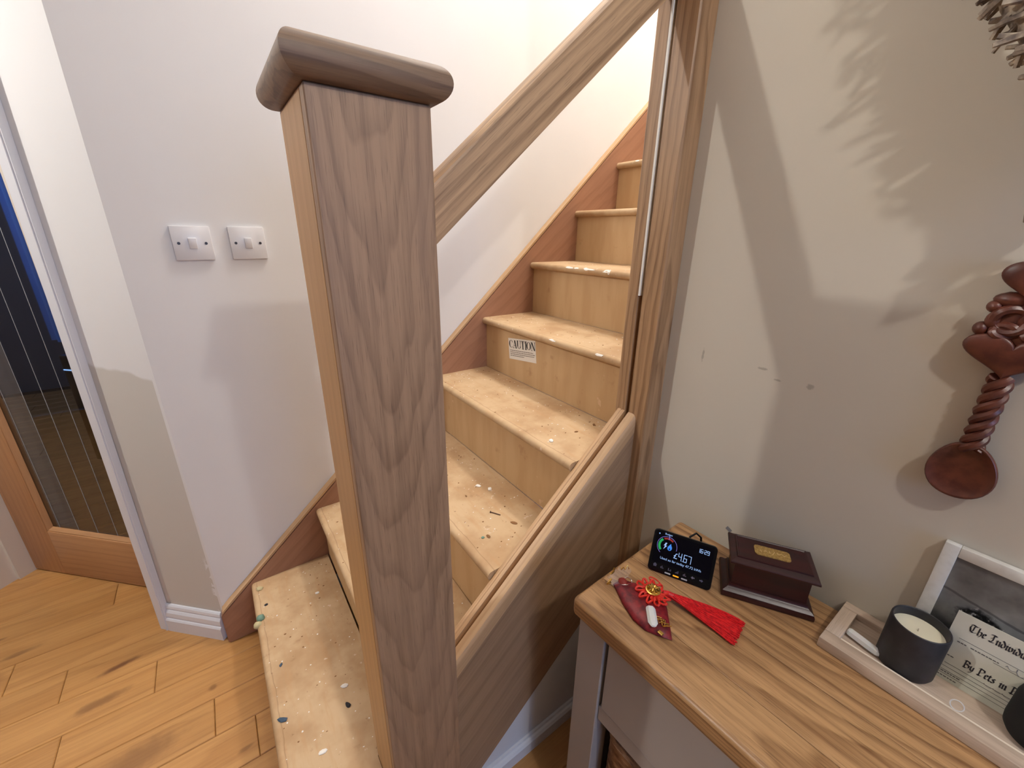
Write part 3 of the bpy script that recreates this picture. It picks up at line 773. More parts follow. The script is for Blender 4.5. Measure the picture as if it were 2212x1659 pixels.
MB().prism(scn, -0.0002, SZ-.0001, 'Z', scr()).build('screen', plain('dark_screen', srgb(6, 6, 16), 0.15), ed)
def ring_seg(cx_, cy_, r0, r1, a0, a1, mat, name, n=20):
    mb = MB()
    for i in range(n):
        b0, b1 = a0+(a1-a0)*i/n, a0+(a1-a0)*(i+1)/n
        mb.prism([(cx_+r0*cos(b0), cy_+r0*sin(b0)), (cx_+r0*cos(b1), cy_+r0*sin(b1)), (cx_+r1*cos(b1), cy_+r1*sin(b1)), (cx_+r1*cos(b0), cy_+r1*sin(b0))][::(-1 if a1 > a0 else 1)], SZ, SZ+.0003, 'Z', scr())
    return mb.build(name, mat, ed)
gx, gy = 0.0295, 0.0570
ring_seg(gx, gy, 0.0188, 0.0195, radians(-12), radians(235), M['lcd_violet'], 'dial_ring', 40)
ring_seg(gx, gy, 0.0128, 0.0172, radians(130), radians(222), M['lcd_green'], 'dial_segment')
ring_seg(gx, gy, 0.0135, 0.0170, radians(50), radians(120), M['lcd_red'], 'dial_segment')
MB().box(gx+.0008, gx+.0020, gy+.0135, gy+.0205, SZ, SZ+.0004, scr()).build('dial_pointer', M['lcd_violet'], ed)
bolt = [(-.0035, .0065), (-.0065, -.0005), (-.0038, 0.0003), (-.0062, -.0078), (.0002, .0008), (-.0026, .0002), (-.0005, .0065)]
MB().prism([(gx+a, gy+b) for a, b in bolt], SZ, SZ+.0003, 'Z', scr()).build('bolt_icon', M['lcd_blue'], ed)
fl = [(.0055, -.0075), (.0085, -.0060), (.0100, -.0028), (.0095, .0005), (.0078, .0035), (.0068, .0070), (.0048, .0042), (.0018, -.0005), (.0012, -.0035), (.0025, -.0063)]
MB().prism([(gx+a, gy+b) for a, b in fl], SZ, SZ+.0003, 'Z', scr()).build('flame_icon', M['lcd_sky'], ed)
MB().prism([(gx+.0055+a*.35, gy-.0040+b*.35) for a, b in [(0, -.006), (.004, -.003), (.003, .002), (.0005, .006), (-.003, .001), (-.003, -.004)]], SZ+.0003, SZ+.0005, 'Z', scr()).build('flame_core', M['blackplastic'], ed)
MB().prism([(0.0095, .0785), (0.0110, .0760), (0.0125, .0785), (.0110, .0795)], SZ, SZ+.0003, 'Z', scr()).build('signal_icon', M['lcd_blue'], ed)
SEG = {'0': 'abcdef', '1': 'bc', '2': 'abged', '4': 'fgbc', '6': 'afgedc', '7': 'abc', '9': 'abcdfg'}
def seg_text(s, x, y, h, w, th, name, mat, italic=0.0):
    mb = MB()
    for chx in s:
        if chx in '.:':
            ys = [0.0] if chx == '.' else [h*.28, h*.66]
            for yy in ys: mb.box(x, x+th, y+yy, y+yy+th, SZ, SZ+.0003, scr())
            x += th*2.0; continue
        segs = {'a': (0, w, h-th, h), 'd': (0, w, 0, th), 'g': (0, w, h/2-th/2, h/2+th/2), 'f': (0, th, h/2, h), 'e': (0, th, 0, h/2), 'b': (w-th, w, h/2, h), 'c': (w-th, w, 0, h/2)}
        for sgm in SEG[chx]:
            a, b, c, d = segs[sgm]; mb.box(x+a, x+b, y+c, y+d, SZ, SZ+.0003, scr())
        x += w+th*1.2
    return mb.build(name, mat, ed)
seg_text('16:29', 0.0865, 0.0655, 0.0080, 0.0042, 0.0009, 'clock_digits', M['lcd_blue'])
T_ = lambda x, y: scr(Matrix.Translation((x, y, SZ)))
text_mesh('pound_sign', '£', 0.0155, M['lcd_blue'], ed, T_(0.0445, 0.0385))
seg_text('4.67', 0.0540, 0.0372, 0.0150, 0.0066, 0.0011, 'cost_digits', M['lcd_blue'])
text_mesh('usage_text', 'Used so far today 47.72 kWh', 0.0066, M['lcd_blue'], ed, T_(0.0205, 0.0290))
text_mesh('budget_text', 'Budget', 0.0052, M['lcd_blue'], ed, T_(0.0215, 0.0790))
for i, x in enumerate([0.014, 0.028, 0.043, 0.057, 0.072, 0.087, 0.103]):
    mb = MB()
    if i >= 5:
        s = -1 if i == 5 else 1
        mb.prism([(x+s*.0035, .0140), (x, .0170), (x, .0152), (x-s*.0035, .0152), (x-s*.0035, .0128), (x, .0128), (x, .0110)], 0.0001, SZ, 'Z', scr())
    elif i == 0:
        mb.prism([(x-.003, .011), (x+.003, .011), (x+.003, .0145), (x+.0042, .0145), (x, .0182), (x-.0042, .0145), (x-.003, .0145)], 0.0001, SZ, 'Z', scr())
    else:
        for d in range(3): mb.box(x-.003+d*.0022, x-.0016+d*.0022, .011, .013+.0016*((d+i) % 3), 0.0001, SZ, scr())
    mb.build('button_icon', M['icon'], ed)
for x, mt in [(0.0405, 'lampoff'), (0.0565, 'lcd_amber'), (0.0725, 'lampoff')]:
    MB().prism(rr2(x-.0058, x+.0058, .0040, .0066, .0012, 3), 0.0, .0006, 'Z', scr()).build('indicator_lamp', M[mt], ed)
MB().rbox(0.035, 0.085, 0.013, 0.060, 0.0, 0.008, 0.002, 1).build('stand_foot', M['blackplastic'], ed)
cb_ = MB().tube([(0.066, 0.046, 0.050), (0.068, 0.060, 0.066), (0.078, 0.070, 0.072), (0.088, 0.072, 0.064), (0.092, 0.072, 0.04), (.098, .066, .010), (.104, .055, .004)], 0.0022, 8)
cb_.build('cable', M['blackplastic'], ed)

# ------------------------------------------------------------------ dark red casket
BXM = Matrix.Translation((0.430, -1.036, CT+0.0004))
cs = thing('keepsake_casket', 'small dark mahogany casket with an engraved brass plaque on its lid', 'wooden box', (0.430, -1.036, CT+0.0004), (0, 0, -radians(58.7)))
t = NT('polished_mahogany'); p = t.obj(); X, Y, Z = t.sep(p)
t.color(t.mix(t.smooth(t.noise(t.xyz(t.math('MULTIPLY', X, 8), t.math('MULTIPLY', Y, 60), t.math('MULTIPLY', Z, 60)), 1, 3), .35, .7), srgb(52, 15, 15), srgb(36, 11, 13))); t.rough(0.36); M['mahogany'] = t.m
# local x = along the front, y = to the back
def rect_loops(spec, L0, L1, D0_, D1_):
    return [[(L0+i, D0_+i, z), (L1-i, D0_+i, z), (L1-i, D1_-i, z), (L0+i, D1_-i, z)] for i, z in spec]
L, Dp = 0.153, 0.098
MB().loft(rect_loops([(0.001, 0), (0, 0.001), (0, 0.008), (0.0015, 0.012), (0.005, 0.015), (0.0085, 0.0165), (0.0110, 0.0195), (0.0118, 0.023)], 0, L, 0, Dp)).build('plinth', M['mahogany'], cs, angle=28)
MB().loft(rect_loops([(0.0145, 0.0232), (0.0145, 0.072)], 0, L, 0, Dp), smooth=False).build('body', M['mahogany'], cs)
lid = MB().loft(rect_loops([(0.0125, 0.0722), (0.0085, 0.0745), (0.0045, 0.076), (0.0045, 0.0795), (0.0055, 0.081), (0.0105, 0.0835), (0.0150, 0.0855), (0.0158, 0.0880), (0.0178, 0.0885), (0.0195, 0.0872)], 0, L, 0, Dp)).build('lid', M['mahogany'], cs, angle=28)
t = NT('etched_brass'); t.color(t.mix(t.smooth(t.noise(t.obj(), 260, 3), .35, .65), srgb(206, 172, 104), srgb(168, 134, 76))); t.rough(.38); t.b.inputs['Metallic'].default_value = .55; M['brass'] = t.m
plq = MB().prism(rr2(0.0765-0.0300, 0.0765+0.0300, 0.049-0.0140, 0.049+0.0140, 0.006, 4), 0.0872, 0.0886, 'Z').build('plaque', M['brass'], lid)
mb = MB(); rg = random.Random(21)
M['engrave'] = plain('engraved_bright_line', srgb(236, 212, 160), .4, .5)
for (xx, a, b) in [(-.019, -.3, .006), (-.012, .9, .006), (-.010, -.9, .006), (-.004, 0, .007), (.002, .5, .011), (.009, -.3, .006), (.013, .9, .006), (.018, -.6, .007), (.021, .8, .006)]:
    c_ = Vector((0.0765+xx, 0.049+rg.uniform(-.002, .002), .0886)); d_ = Vector((sin(a), cos(a), 0))*b*.5
    n_ = Vector((cos(a), -sin(a), 0))*.0005
    q = [c_-d_-n_, c_-d_+n_, c_+d_+n_, c_+d_-n_]
    mb.prism([(v.x, v.y) for v in q], .0885, .0888, 'Z')
mb.build('engraving', M['engrave'], plq)

sc_ = MB().rbox(-0.0006, 0, -0.0062, 0.0062, -0.0045, 0.0045, 0.0002, 1).build('grey_patch', plain('patch_grey', srgb(128, 130, 138), .5))  # small flat grey patch on the cream wall
sc_.location = (XW-0.0003, -0.9612, 0.7560); sc_.rotation_euler = (radians(25), 0, 0)
tag(sc_, 'tiny grey patch on the cream wall above the casket', 'tape')

# ------------------------------------------------------------------ tray with candle, crystal, certificate, black jar
TZ = CT+0.0006
tr = thing('wooden_tray', 'long whitewashed wooden tray with a raised rim, at the back of the chest', 'tray', (0.463, -1.187, TZ))
TL, TD, TH = 0.60, 0.1262, 0.020
MB().box(0.02, TD-0.012, -TL+.02, -0.018, 0, 0.0075).build('base', M['tray'], tr)
MB().rbox(0, 0.025, -TL, 0, 0.0002, TH, 0.0014, 2).build('rim_side', M['tray'], tr)
MB().rbox(TD-0.018, TD, -TL, 0, 0.0002, TH, 0.0014, 2).build('rim_side', M['tray'], tr)
MB().rbox(0.0253, TD-0.0183, -0.022, 0, 0.0002, TH, 0.0014, 2).build('rim_end', M['tray_x'], tr)
MB().rbox(0.0253, TD-0.0183, -TL, -TL+0.022, 0.0002, TH, 0.0014, 2).build('rim_end', M['tray_x'], tr)
MB().prism([(0.0254, 0.0077), (0.0335, 0.0077), (0.0335, 0.0140), (0.0320, 0.0162), (0.0254, 0.0174)], -TL+.023, -0.0225, 'Y').build('inner_bead', plain('pale_bead', srgb(250, 236, 216), .6), tr)
M['tr_gap'] = M['gap']
ZF = TZ+0.0078
cd = thing('jar_candle', 'cream wax candle in a matte black jar standing in the tray', 'candle', (0.5330, -1.2830, ZF))
t = NT('matte_black_ceramic'); t.color(t.mix(t.smooth(t.noise(t.obj(), 40, 3), .4, .7), srgb(34, 33, 37), srgb(46, 44, 49))); t.rough(0.55); M['mattblack'] = t.m
cr, chh = 0.0354, 0.0880
MB().lathe([(0, 0), (cr-.006, 0), (cr-.002, .0015), (cr, .006), (cr, chh-.003), (cr-.0006, chh-.0008), (cr-.0016, chh), (cr-.0028, chh-.0008), (cr-.0034, chh-.003), (cr-.0034, .066), (0, .066)], 56).build('jar', M['mattblack'], cd)
t = NT('cream_wax'); t.color(srgb(236, 230, 206)); t.rough(.5); t.b.inputs['Subsurface Weight'].default_value = .15; t.b.inputs['Subsurface Radius'].default_value = (.01, .008, .005); M['wax'] = t.m
MB().lathe([(0, .0662), (cr-.0037, .0662), (cr-.0037, .0725), (cr-.006, .0720), (.004, .0716), (0, .0713)], 56).build('wax', M['wax'], cd)
MB().tube([(0, 0, .0716), (.0005, .0004, .0745), (.0015, .0004, .0755)], .0006, 6).build('wick', plain('wick', srgb(190, 180, 160), .8), cd)
sl_ = MB()
hexp = [(0.0085*cos(pi/3*i+.3), 0.0070*sin(pi/3*i+.3)) for i in range(6)]
loops = [[(a*k, b*k, z) for a, b in hexp] for z, k in [(0, .72), (.003, .96), (.03, 1.0), (.044, .9), (.050, .45)]]
t = NT('white_selenite'); t.color(srgb(236, 232, 230)); t.rough(.35); t.b.inputs['Subsurface Weight'].default_value = .2; M['selenite'] = t.m
ss = sl_.loft(loops, smooth=False).build('crystal_wand', M['selenite'])
ss.matrix_world = Matrix.Translation((0.5235, -1.2108, ZF+0.0074)) @ Matrix.Rotation(radians(-12), 4, 'Z') @ Matrix.Rotation(pi/2, 4, 'X')
tag(ss, 'short white faceted crystal wand lying in the tray corner', 'crystal')
bj = thing('black_jar', 'large matte black rounded jar at the right-hand edge, in the tray', 'jar', (0.5405, -1.4240, ZF))
R_ = 0.0365
MB().lathe([(0, 0), (R_-.012, 0), (R_-.005, .003), (R_-.001, .010), (R_, .020), (R_, .062), (R_-.002, .071), (R_-.007, .0775), (R_-.014, .080), (0, .081)], 48).build('body', plain('velvet_black', srgb(14, 14, 15), .85), bj)
# fine wire loop on the rim
wl_ = MB().tube([(0, .007*cos(a), .0078+.007*sin(a)) for a in [2*pi*i/20 for i in range(20)]], .0008, 6, True).build('wire_loop', plain('bright_wire', srgb(240, 238, 236), .25, .3))
wl_.location = (0.489, -1.347, TZ+TH+.0005); wl_.rotation_euler = (0, radians(25), 0)
tag(wl_, 'tiny bright wire loop standing on the tray rim', 'wire ring')
# picture frame leaning on the wall
pf = thing('picture_frame', 'whitewashed photo frame with a dark black-and-white picture, leaning on the wall', 'picture frame', (0.5745, -1.2690, ZF), (0, radians(2.0), 0))
FWd, FHt, FB = 0.30, 0.2135, 0.0172
# local: y negative = along the wall, z up, x = thickness
t = NT('limed_frame_wood'); t.color(t.mix(t.smooth(t.noise(t.obj(), 60, 3), .4, .7), srgb(222, 221, 216), srgb(212, 210, 204))); t.rough(.6); M['frame'] = t.m
for (y0, y1, z0, z1, nm) in [(-FB, 0, 0, FHt, 'frame_side'), (-FWd, -FWd+FB, 0, FHt, 'frame_side'), (-FWd+FB+.0002, -FB-.0002, FHt-FB, FHt, 'frame_top'), (-FWd+FB+.0002, -FB-.0002, 0, FB, 'frame_bottom')]:
    MB().rbox(-0.006, 0.006, y0, y1, z0, z1, .0012, 2).build(nm, M['frame'], pf)
t = NT('grey_photo_print'); p = t.obj(); X, Y, Z = t.sep(p)
n1 = t.noise(p, 16, 4, .55)
c = t.ramp(n1, (.3, srgb(84, 84, 84)), (.55, srgb(120, 120, 119)), (.75, srgb(146, 146, 144)))
# crease line across, dark curly head
d = t.math('ABSOLUTE', t.math('ADD', t.math('SUBTRACT', Z, t.math('ADD', .142, t.math('MULTIPLY', Y, .16))), t.math('MULTIPLY', t.math('SUBTRACT', t.noise(p, 30, 2), .5), .006)))
c = t.mix(t.math('MULTIPLY', t.math('SUBTRACT', 1, t.smooth(d, .0008, .003)), .6), c, srgb(50, 50, 50))
dy = t.math('DIVIDE', t.math('ADD', Y, .062), .024); dz = t.math('DIVIDE', t.math('SUBTRACT', Z, .108), .020)
dd = t.math('ADD', t.math('SQRT', t.math('ADD', t.math('MULTIPLY', dy, dy), t.math('MULTIPLY', dz, dz))), t.math('MULTIPLY', t.math('SUBTRACT', t.noise(p, 110, 3), .5), .7))
hd = t.math('SUBTRACT', 1, t.smooth(dd, .75, 1.15))
c = t.mix(hd, c, t.ramp(t.noise(p, 170, 3), (.45, srgb(28, 27, 27)), (.6, srgb(60, 58, 57)), (.68, srgb(190, 186, 182))))
t.color(c); t.rough(.25); M['photo'] = t.m
MB().box(-0.0015, 0.0015, -FWd+FB-.004, -FB+.004, FB-.004, FHt-FB+.004).build('photo_print', M['photo'], pf)
# certificate, propped on the frame
ce = thing('certificate', 'cream certificate with blackletter headings propped in front of the grey picture', 'certificate', (0.5530, -1.3105, ZF), (0, radians(4.0), 0))
t = NT('certificate_paper'); t.color(t.mix(t.smooth(t.noise(t.obj(), 14, 3), .35, .7), srgb(216, 212, 198), srgb(198, 200, 184))); t.rough(.7); M['cert'] = t.m
CW, CH = 0.21, 0.1225
MB().box(0.0, 0.0012, -CW, 0, 0, CH).build('sheet', M['cert'], ce)
CM = Matrix(((0, 0, -1, 0), (-1, 0, 0, 0), (0, 1, 0, 0), (0, 0, 0, 1)))
# broad-nib strokes at 40 degrees; unit x-height 1
BL = {
 'T': [[(.0, 1.62), (.35, 1.75), (1.05, 1.6), (1.35, 1.72)], [(.15, 1.5), (.0, 1.0), (.25, .2), (.75, 0), (1.25, .3)], [(.68, 1.55), (.62, .35)]],
 'I': [[(.0, 1.65), (.5, 1.75), (1.0, 1.62)], [(.55, 1.65), (.6, .6), (.4, .1)], [(.0, .15), (.35, 0), (.9, .12)], [(.15, .9), (.4, 1.0)]],
 'B': [[(.0, 1.6), (.3, 1.75)], [(.28, 1.7), (.28, .1)], [(.28, 1.7), (.85, 1.65), (1.05, 1.3), (.4, .95)], [(.4, .95), (1.0, .8), (1.1, .3), (.6, 0), (.1, .1)]],
 'P': [[(.0, 1.6), (.3, 1.75)], [(.3, 1.7), (.3, -.1)], [(.3, 1.65), (.95, 1.6), (1.1, 1.15), (.4, .75)], [(.0, .1), (.4, 0), (.75, .1)]],
 'h': [[(.1, 1.7), (.1, .1), (.25, 0)], [(.15, .8), (.5, 1.0), (.7, .8), (.65, .2), (.4, -.25)]],
 'e': [[(.15, .9), (.12, .2), (.35, 0), (.6, .15)], [(.2, .95), (.5, 1.0), (.55, .7), (.2, .5)]],
 'n': [[(.0, .9), (.15, 1.0), (.15, .1), (.3, 0)], [(.2, .8), (.5, 1.0), (.62, .8), (.62, .1), (.75, 0)]],
 'd': [[(.35, .95), (.1, .75), (.1, .2), (.4, 0), (.65, .25), (.65, .8), (.4, 1.25), (.1, 1.55)]],
 'i': [[(.0, .9), (.15, 1.0), (.15, .1), (.3, 0)], [(.12, 1.4), (.22, 1.45)]],
 'v': [[(.0, .9), (.15, 1.0), (.15, .2), (.4, 0), (.65, .25), (.65, .75), (.45, 1.0)]],
 'u': [[(.0, .9), (.12, 1.0), (.12, .2), (.35, 0), (.6, .15)], [(.6, 1.0), (.6, .1), (.75, 0)]],
 'a': [[(.05, .85), (.35, 1.0), (.55, .8), (.55, .1), (.7, 0)], [(.5, .55), (.1, .4), (.1, .1), (.3, 0), (.5, .2)]],
 'l': [[(.1, 1.65), (.1, .1), (.3, 0)]],
 'y': [[(.0, .9), (.12, 1.0), (.12, .25), (.4, .05)], [(.6, 1.0), (.6, .1), (.35, -.4), (.05, -.5)]],
 't': [[(.2, 1.35), (.15, .2), (.35, 0), (.5, .1)], [(.0, 1.0), (.45, 1.0)]],
 's': [[(.55, .9), (.3, 1.0), (.1, .8), (.5, .4), (.45, .1), (.2, 0), (.02, .12)]],
 'r': [[(.0, .9), (.15, 1.0), (.15, .1), (.3, 0)], [(.2, .8), (.45, 1.0), (.6, .85)]],
 'c': [[(.55, .85), (.35, 1.0), (.12, .8), (.12, .2), (.35, 0), (.58, .15)]],
}
ADV = {'T': 1.5, 'I': 1.2, 'B': 1.3, 'P': 1.25, ' ': .6, 'i': .42, 'l': .42, 't': .6, 'r': .68, 'e': .72}
def blackletter(s, x, y, h, mat, name):
    mb = MB(); nib = Vector((cos(radians(40)), sin(radians(40))))*.175
    for chx in s:
        for pth in BL.get(chx, []):
            for (a, b), (c_, d_) in zip(pth[:-1], pth[1:]):
                P, Q = Vector((a, b)), Vector((c_, d_))
                q = [P-nib, P+nib, Q+nib, Q-nib]
                ar = sum(q[i].x*q[(i+1) % 4].y-q[(i+1) % 4].x*q[i].y for i in range(4))
                if abs(ar) < .015:
                    e = Vector((0.03, -.03)); q = [P-nib-e, P-nib+e, Q+nib+e, Q+nib-e]
                    ar = sum(q[i].x*q[(i+1) % 4].y-q[(i+1) % 4].x*q[i].y for i in range(4))
                if ar < 0: q = q[::-1]
                mb.prism([(x+v.x*h*.74, y+v.y*h) for v in q], 0, .0003, 'Z', CM)
        x += h*.74*ADV.get(chx, .86)
    return mb.build(name, mat, ce)
M['cert_ink'] = plain('certificate_ink', srgb(44, 40, 46), .7)
blackletter('The Individual', 0.0170, 0.0985, 0.0074, M['cert_ink'], 'heading')
blackletter('By Pets in P', 0.0270, 0.0385, 0.0074, M['cert_ink'], 'second_heading')
mb = MB()
for (x0_, x1_, y) in [(.012, .19, .0800), (.050, .19, .0700), (.010, .14, .0300), (.006, .14, .0235), (.004, .14, .0170), (.002, .14, .0105)]:
    mb.box(x0_, x1_, y-.0003, y+.0003, 0, .0002, CM)
rg = random.Random(9)
for (x0_, x1_, y) in [(.012, .022, .0735), (.026, .054, .0735), (.009, .016, .0440), (.006, .028, .0140), (.003, .028, .0060)]:
    xx = x0_
    while xx < x1_:
        w = rg.uniform(.002, .004); mb.box(xx, xx+w, y-.0008, y+.0008, 0, .0002, CM); xx += w+.0008
mb.build('ruled_lines', plain('faded_ink', srgb(96, 92, 90), .7), ce)
def script(x, y, n, h, seed):
    rg = random.Random(seed); pts = []
    amps = [0.35+.65*rg.random() for _ in range(n+1)]
    for i in range(n*12):
        a = i/12*2*pi; am = amps[i//12]; pts.append((x+i*.00075+.0022*am*cos(a), y+h*am*sin(a), .0003))
    return MB().tube([CM @ Vector(p_) for p_ in pts], .00035, 4)
script(.060, .0745, 10, .0048, 1).build('handwriting', plain('pen_ink', srgb(128, 128, 132), .7), ce)
script(.050, .0300, 5, .0024, 4).build('handwriting', plain('pen_ink_faint', srgb(140, 130, 124), .7), ce)

# ------------------------------------------------------------------ red pouch and knotted tassel charm
rp = thing('red_pouch', 'small red sheer gift pouch in clear wrap holding a white crystal, on the chest corner', 'gift pouch', (0, 0, CT))
t = NT('red_organza'); p = t.obj()
t.color(t.mix(t.smooth(t.noise(p, 60, 4, .6), .35, .7), srgb(150, 34, 42), srgb(84, 14, 30))); t.rough(.4)
t.b.inputs['Alpha'].default_value = 0.86; M['organza'] = t.m
corners = [(0.2761, -0.8990), (0.2544, -0.9415), (0.2427, -0.9759), (0.2435, -1.0025), (0.2544, -1.0232), (0.2660, -1.0408), (0.2895, -1.0200), (0.3152, -0.9964), (0.3210, -0.9750), (0.3211, -0.9483), (0.3127, -0.9215), (0.2991, -0.9010)]
cxp = sum(a for a, b in corners)/len(corners); cyp = sum(b for a, b in corners)/len(corners)
loops = []
for z, k in [(.0006, .96), (.002, 1.0), (.006, .95), (.0095, .80), (.0120, .52), (.0128, .15)]:
    loops.append([(cxp+(a-cxp)*k, cyp+(b-cyp)*k, z+(.0016*sin(i*2.3+z*900) if z > .003 else 0)) for i, (a, b) in enumerate(corners)])
MB().loft(loops).build('pouch_body', M['organza'], rp, angle=80)
t = NT('clear_cellophane'); t.color((.95, .95, .95, 1)); t.rough(.08); t.b.inputs['Alpha'].default_value = .14; t.b.inputs['Specular IOR Level'].default_value = .9; M['cello'] = t.m
rg = random.Random(31)
M['gold'] = plain('gold_foil', srgb(226, 188, 104), .22, 1.0)
# fanned clear mouth with gold edges, tied at the neck
fan = MB(); n_ = 22
NK = Vector((0.2945, -0.9110, .007))
for i in range(n_):
    a = radians(15+165*i/(n_-1)); k = 0.0050*(1 if i % 2 else -.3)
    d_ = Vector((cos(a), sin(a), 0))
    fan.v += [tuple(NK+d_*.006), tuple(NK+Vector((d_.x*1.35, d_.y, 0))*(.026+rg.uniform(-.004, .004))+Vector((0, 0, .007+k)))]
for i in range(n_-1): fan.f.append((2*i, 2*i+1, 2*i+3, 2*i+2)); fan.s.append(False)
fan.build('wrap_mouth', M['cello'], rp)
mouth = [fan.v[2*i+1] for i in range(n_)]
MB().tube(mouth[2:7], .0013, 5).tube(mouth[9:14], .0022, 5).tube(mouth[16:20], .0020, 5).build('gold_edge', M['gold'], rp)
MB().tube([(NK.x+.013*cos(a), NK.y-.006+.008*sin(a), .011+.003*sin(2*a)) for a in [2*pi*i/18 for i in range(18)]], .0010, 6, True).build('clear_tie', plain('silver_tie', srgb(220, 215, 212), .15, 1.0), rp)
mb = MB(); mb.loft([[(NK.x-.004+r_*cos(a), NK.y+r_*sin(a)*1.1, z) for a in [2*pi*i/12 for i in range(12)]] for r_, z in [(.004, .001), (.0085, .005), (.0085, .011), (.005, .0150), (.001, .016)]])
mb.build('red_neck', plain('dark_red_cloth', srgb(132, 34, 24), .6), rp)
cr_ = MB().loft([[(a*k, b*k, z) for a, b in [(0.0085*cos(pi/3*i), 0.0040*sin(pi/3*i)) for i in range(6)]] for z, k in [(0, .8), (.004, 1), (.034, 1), (.041, .5)]], smooth=False).build('crystal', M['selenite'], rp)
dirv = (Vector((0.2485, -1.0135, 0))-Vector((0.2815, -0.9810, 0))).normalized()
cr_.matrix_local = Matrix.Translation((0.2800, -0.9830, .0165)) @ dirv.to_track_quat('Z', 'Y').to_matrix().to_4x4() @ Matrix.Rotation(pi/2*0, 4, 'Z')
mb = MB()
pts = [(0.2740+.007*sin(i*1.9), -1.003-.0012*i+.005*cos(i*2.4), .0125+.0014*sin(i*3.1)) for i in range(18)]
mb.tube(pts, .0010, 5)
mb.rbox(.2520, .2585, -1.0290, -1.0190, .0090, .0120, .001, 1)
mb.build('gold_filigree', M['gold'], rp)

kc = thing('tassel_charm', 'red knotted cord charm with a gold medallion and long red tassel', 'charm', (0.3115, -0.9650, CT+0.0150))
M['redcord'] = plain('red_cord', srgb(222, 44, 26), .5)
mb = MB(); rg = random.Random(3)
for i in range(11):                                                # ring of cord loops
    a = 2*pi*i/11; c_ = Vector((.0185*cos(a), .0235*sin(a), .001)); rr_ = .0075
    mb.tube([(c_.x+rr_*cos(a)*cos(b)*1.3-rr_*.6*sin(a)*sin(b), c_.y+rr_*sin(a)*cos(b)*1.3+rr_*.6*cos(a)*sin(b), .001+.0022*sin(b*2+i)) for b in [2*pi*j/14 for j in range(14)]], .0021, 6, True)
mb.build('cord_loops', M['redcord'], kc)
mb = MB()
for i in range(8):                                                 # woven knot under the medallion
    a = pi*i/8
    mb.tube([(.017*cos(a)*s, .021*sin(a)*s, .0045*(1-s*s)+.0008*(i % 2)) for s in [-1, -.6, -.2, .2, .6, 1]], .0026, 6)
mb.tube([(.026+.006*cos(b), .014+.013*sin(b), .001) for b in [2*pi*j/16 for j in range(16)]], .0013, 6, True)
mb.build('knot', M['redcord'], kc)
mb = MB()
mb.lathe([(0, .0058), (.012, .0058), (.0140, .0068), (.0140, .0080), (.0120, .0088), (.0112, .0078), (0, .0078)], 24)
for i in range(5):
    a = i*pi/5+.3; mb.tube([(.011*cos(a)*s, .011*sin(a)*s, .0088+.0014*cos(s*5+i)) for s in [-1, -.5, 0, .5, 1]], .0013, 5)
mb.build('medallion', M['gold'], kc)
t = NT('red_silk_tassel'); p = t.obj()
X, Y, Z = t.sep(p)
t.color(t.mix(t.smooth(t.noise(t.xyz(t.math('MULTIPLY', X, 240), t.math('MULTIPLY', Y, 120), t.math('MULTIPLY', Z, 240)), 1, 2), .35, .7), srgb(232, 36, 40), srgb(186, 18, 28))); t.rough(.45); M['tassel'] = t.m
mb = MB(); rg = random.Random(17)
st0 = Vector((0.0230, -0.0185, -.001))
for i in range(260):
    q = i/259.0+rg.uniform(-.02, .02)
    P3 = Vector((.090, -.128, 0)).lerp(Vector((.034, -.1405, 0)), q)+Vector((rg.uniform(-.006, .003), rg.uniform(-.004, .007), rg.uniform(-.0135, -.0085)))
    P1 = Vector((.044, -.042, 0)).lerp(Vector((.024, -.050, 0)), q)+Vector((0, 0, rg.uniform(-.006, .001)))
    P2 = Vector((.078, -.082, 0)).lerp(Vector((.030, -.092, 0)), q)+Vector((0, 0, rg.uniform(-.0125, -.0055)))
    P0 = st0+Vector((rg.uniform(-.004, .004), rg.uniform(-.003, .003), rg.uniform(-.004, .003)))
    pth = [P0*(1-s)**3+P1*3*s*(1-s)**2+P2*3*s*s*(1-s)+P3*s**3 for s in [k/7 for k in range(8)]]
    mb.tube(pth, .00085, 4)
o = mb.build('tassel', M['tassel'], kc); o['kind'] = 'stuff'
MB().tube([st0+Vector((-.006, .008, .001)), st0, st0+Vector((.005, -.008, -.001))], [.0045, .0058, .0050], 10).build('tassel_head', M['tassel'], kc)

# ------------------------------------------------------------------ carved love spoon on the wall
sp = thing('carved_spoon', 'dark red-brown carved wooden love spoon with a twisted stem, hung on the cream wall', 'carved spoon', (XW-0.0005, -1.2535, 1.0))
t = NT('dark_stained_timber'); p = t.obj()
t.color(t.mix(t.smooth(t.noise(p, 50, 4), .35, .7), srgb(104, 56, 42), srgb(76, 38, 30))); t.rough(.38); M['spoon'] = t.m
# local: y sideways (-y to the right of the picture), z up, -x out of the wall
def flat_shape(outline, x0, x1, rnd=.004):
    n = len(outline); cy_ = sum(a for a, b in outline)/n; cz = sum(b for a, b in outline)/n
    loops = []
    for x_, k in [(x0, .90), (x0-rnd*.4, .97), (x0-rnd, 1.0), (x1+rnd, 1.0), (x1+rnd*.4, .965), (x1, .88), (x1-.001, .6)]:
        loops.append([(x_, cy_+(a-cy_)*k, cz+(b-cz)*k) for a, b in outline])
    return loops
ov = []
for i in range(40):
    a = 2*pi*i/40; r = 0.0375*(1+.035*cos(3*a+pi/2))
    ov.append((r*cos(a)*.97, 0.0640+r*sin(a)*1.17))
n = len(ov)
loops = []
for x_, k in [(-0.004, .35), (-0.007, .75), (-0.011, .96), (-0.015, 1.0), (-0.0185, .985), (-0.0195, .95), (-0.0185, .90), (-0.0150, .75), (-0.0130, .5), (-0.0122, .2)]:
    loops.append([(x_, a*k, .0640+(b-.0640)*k) for a, b in ov])
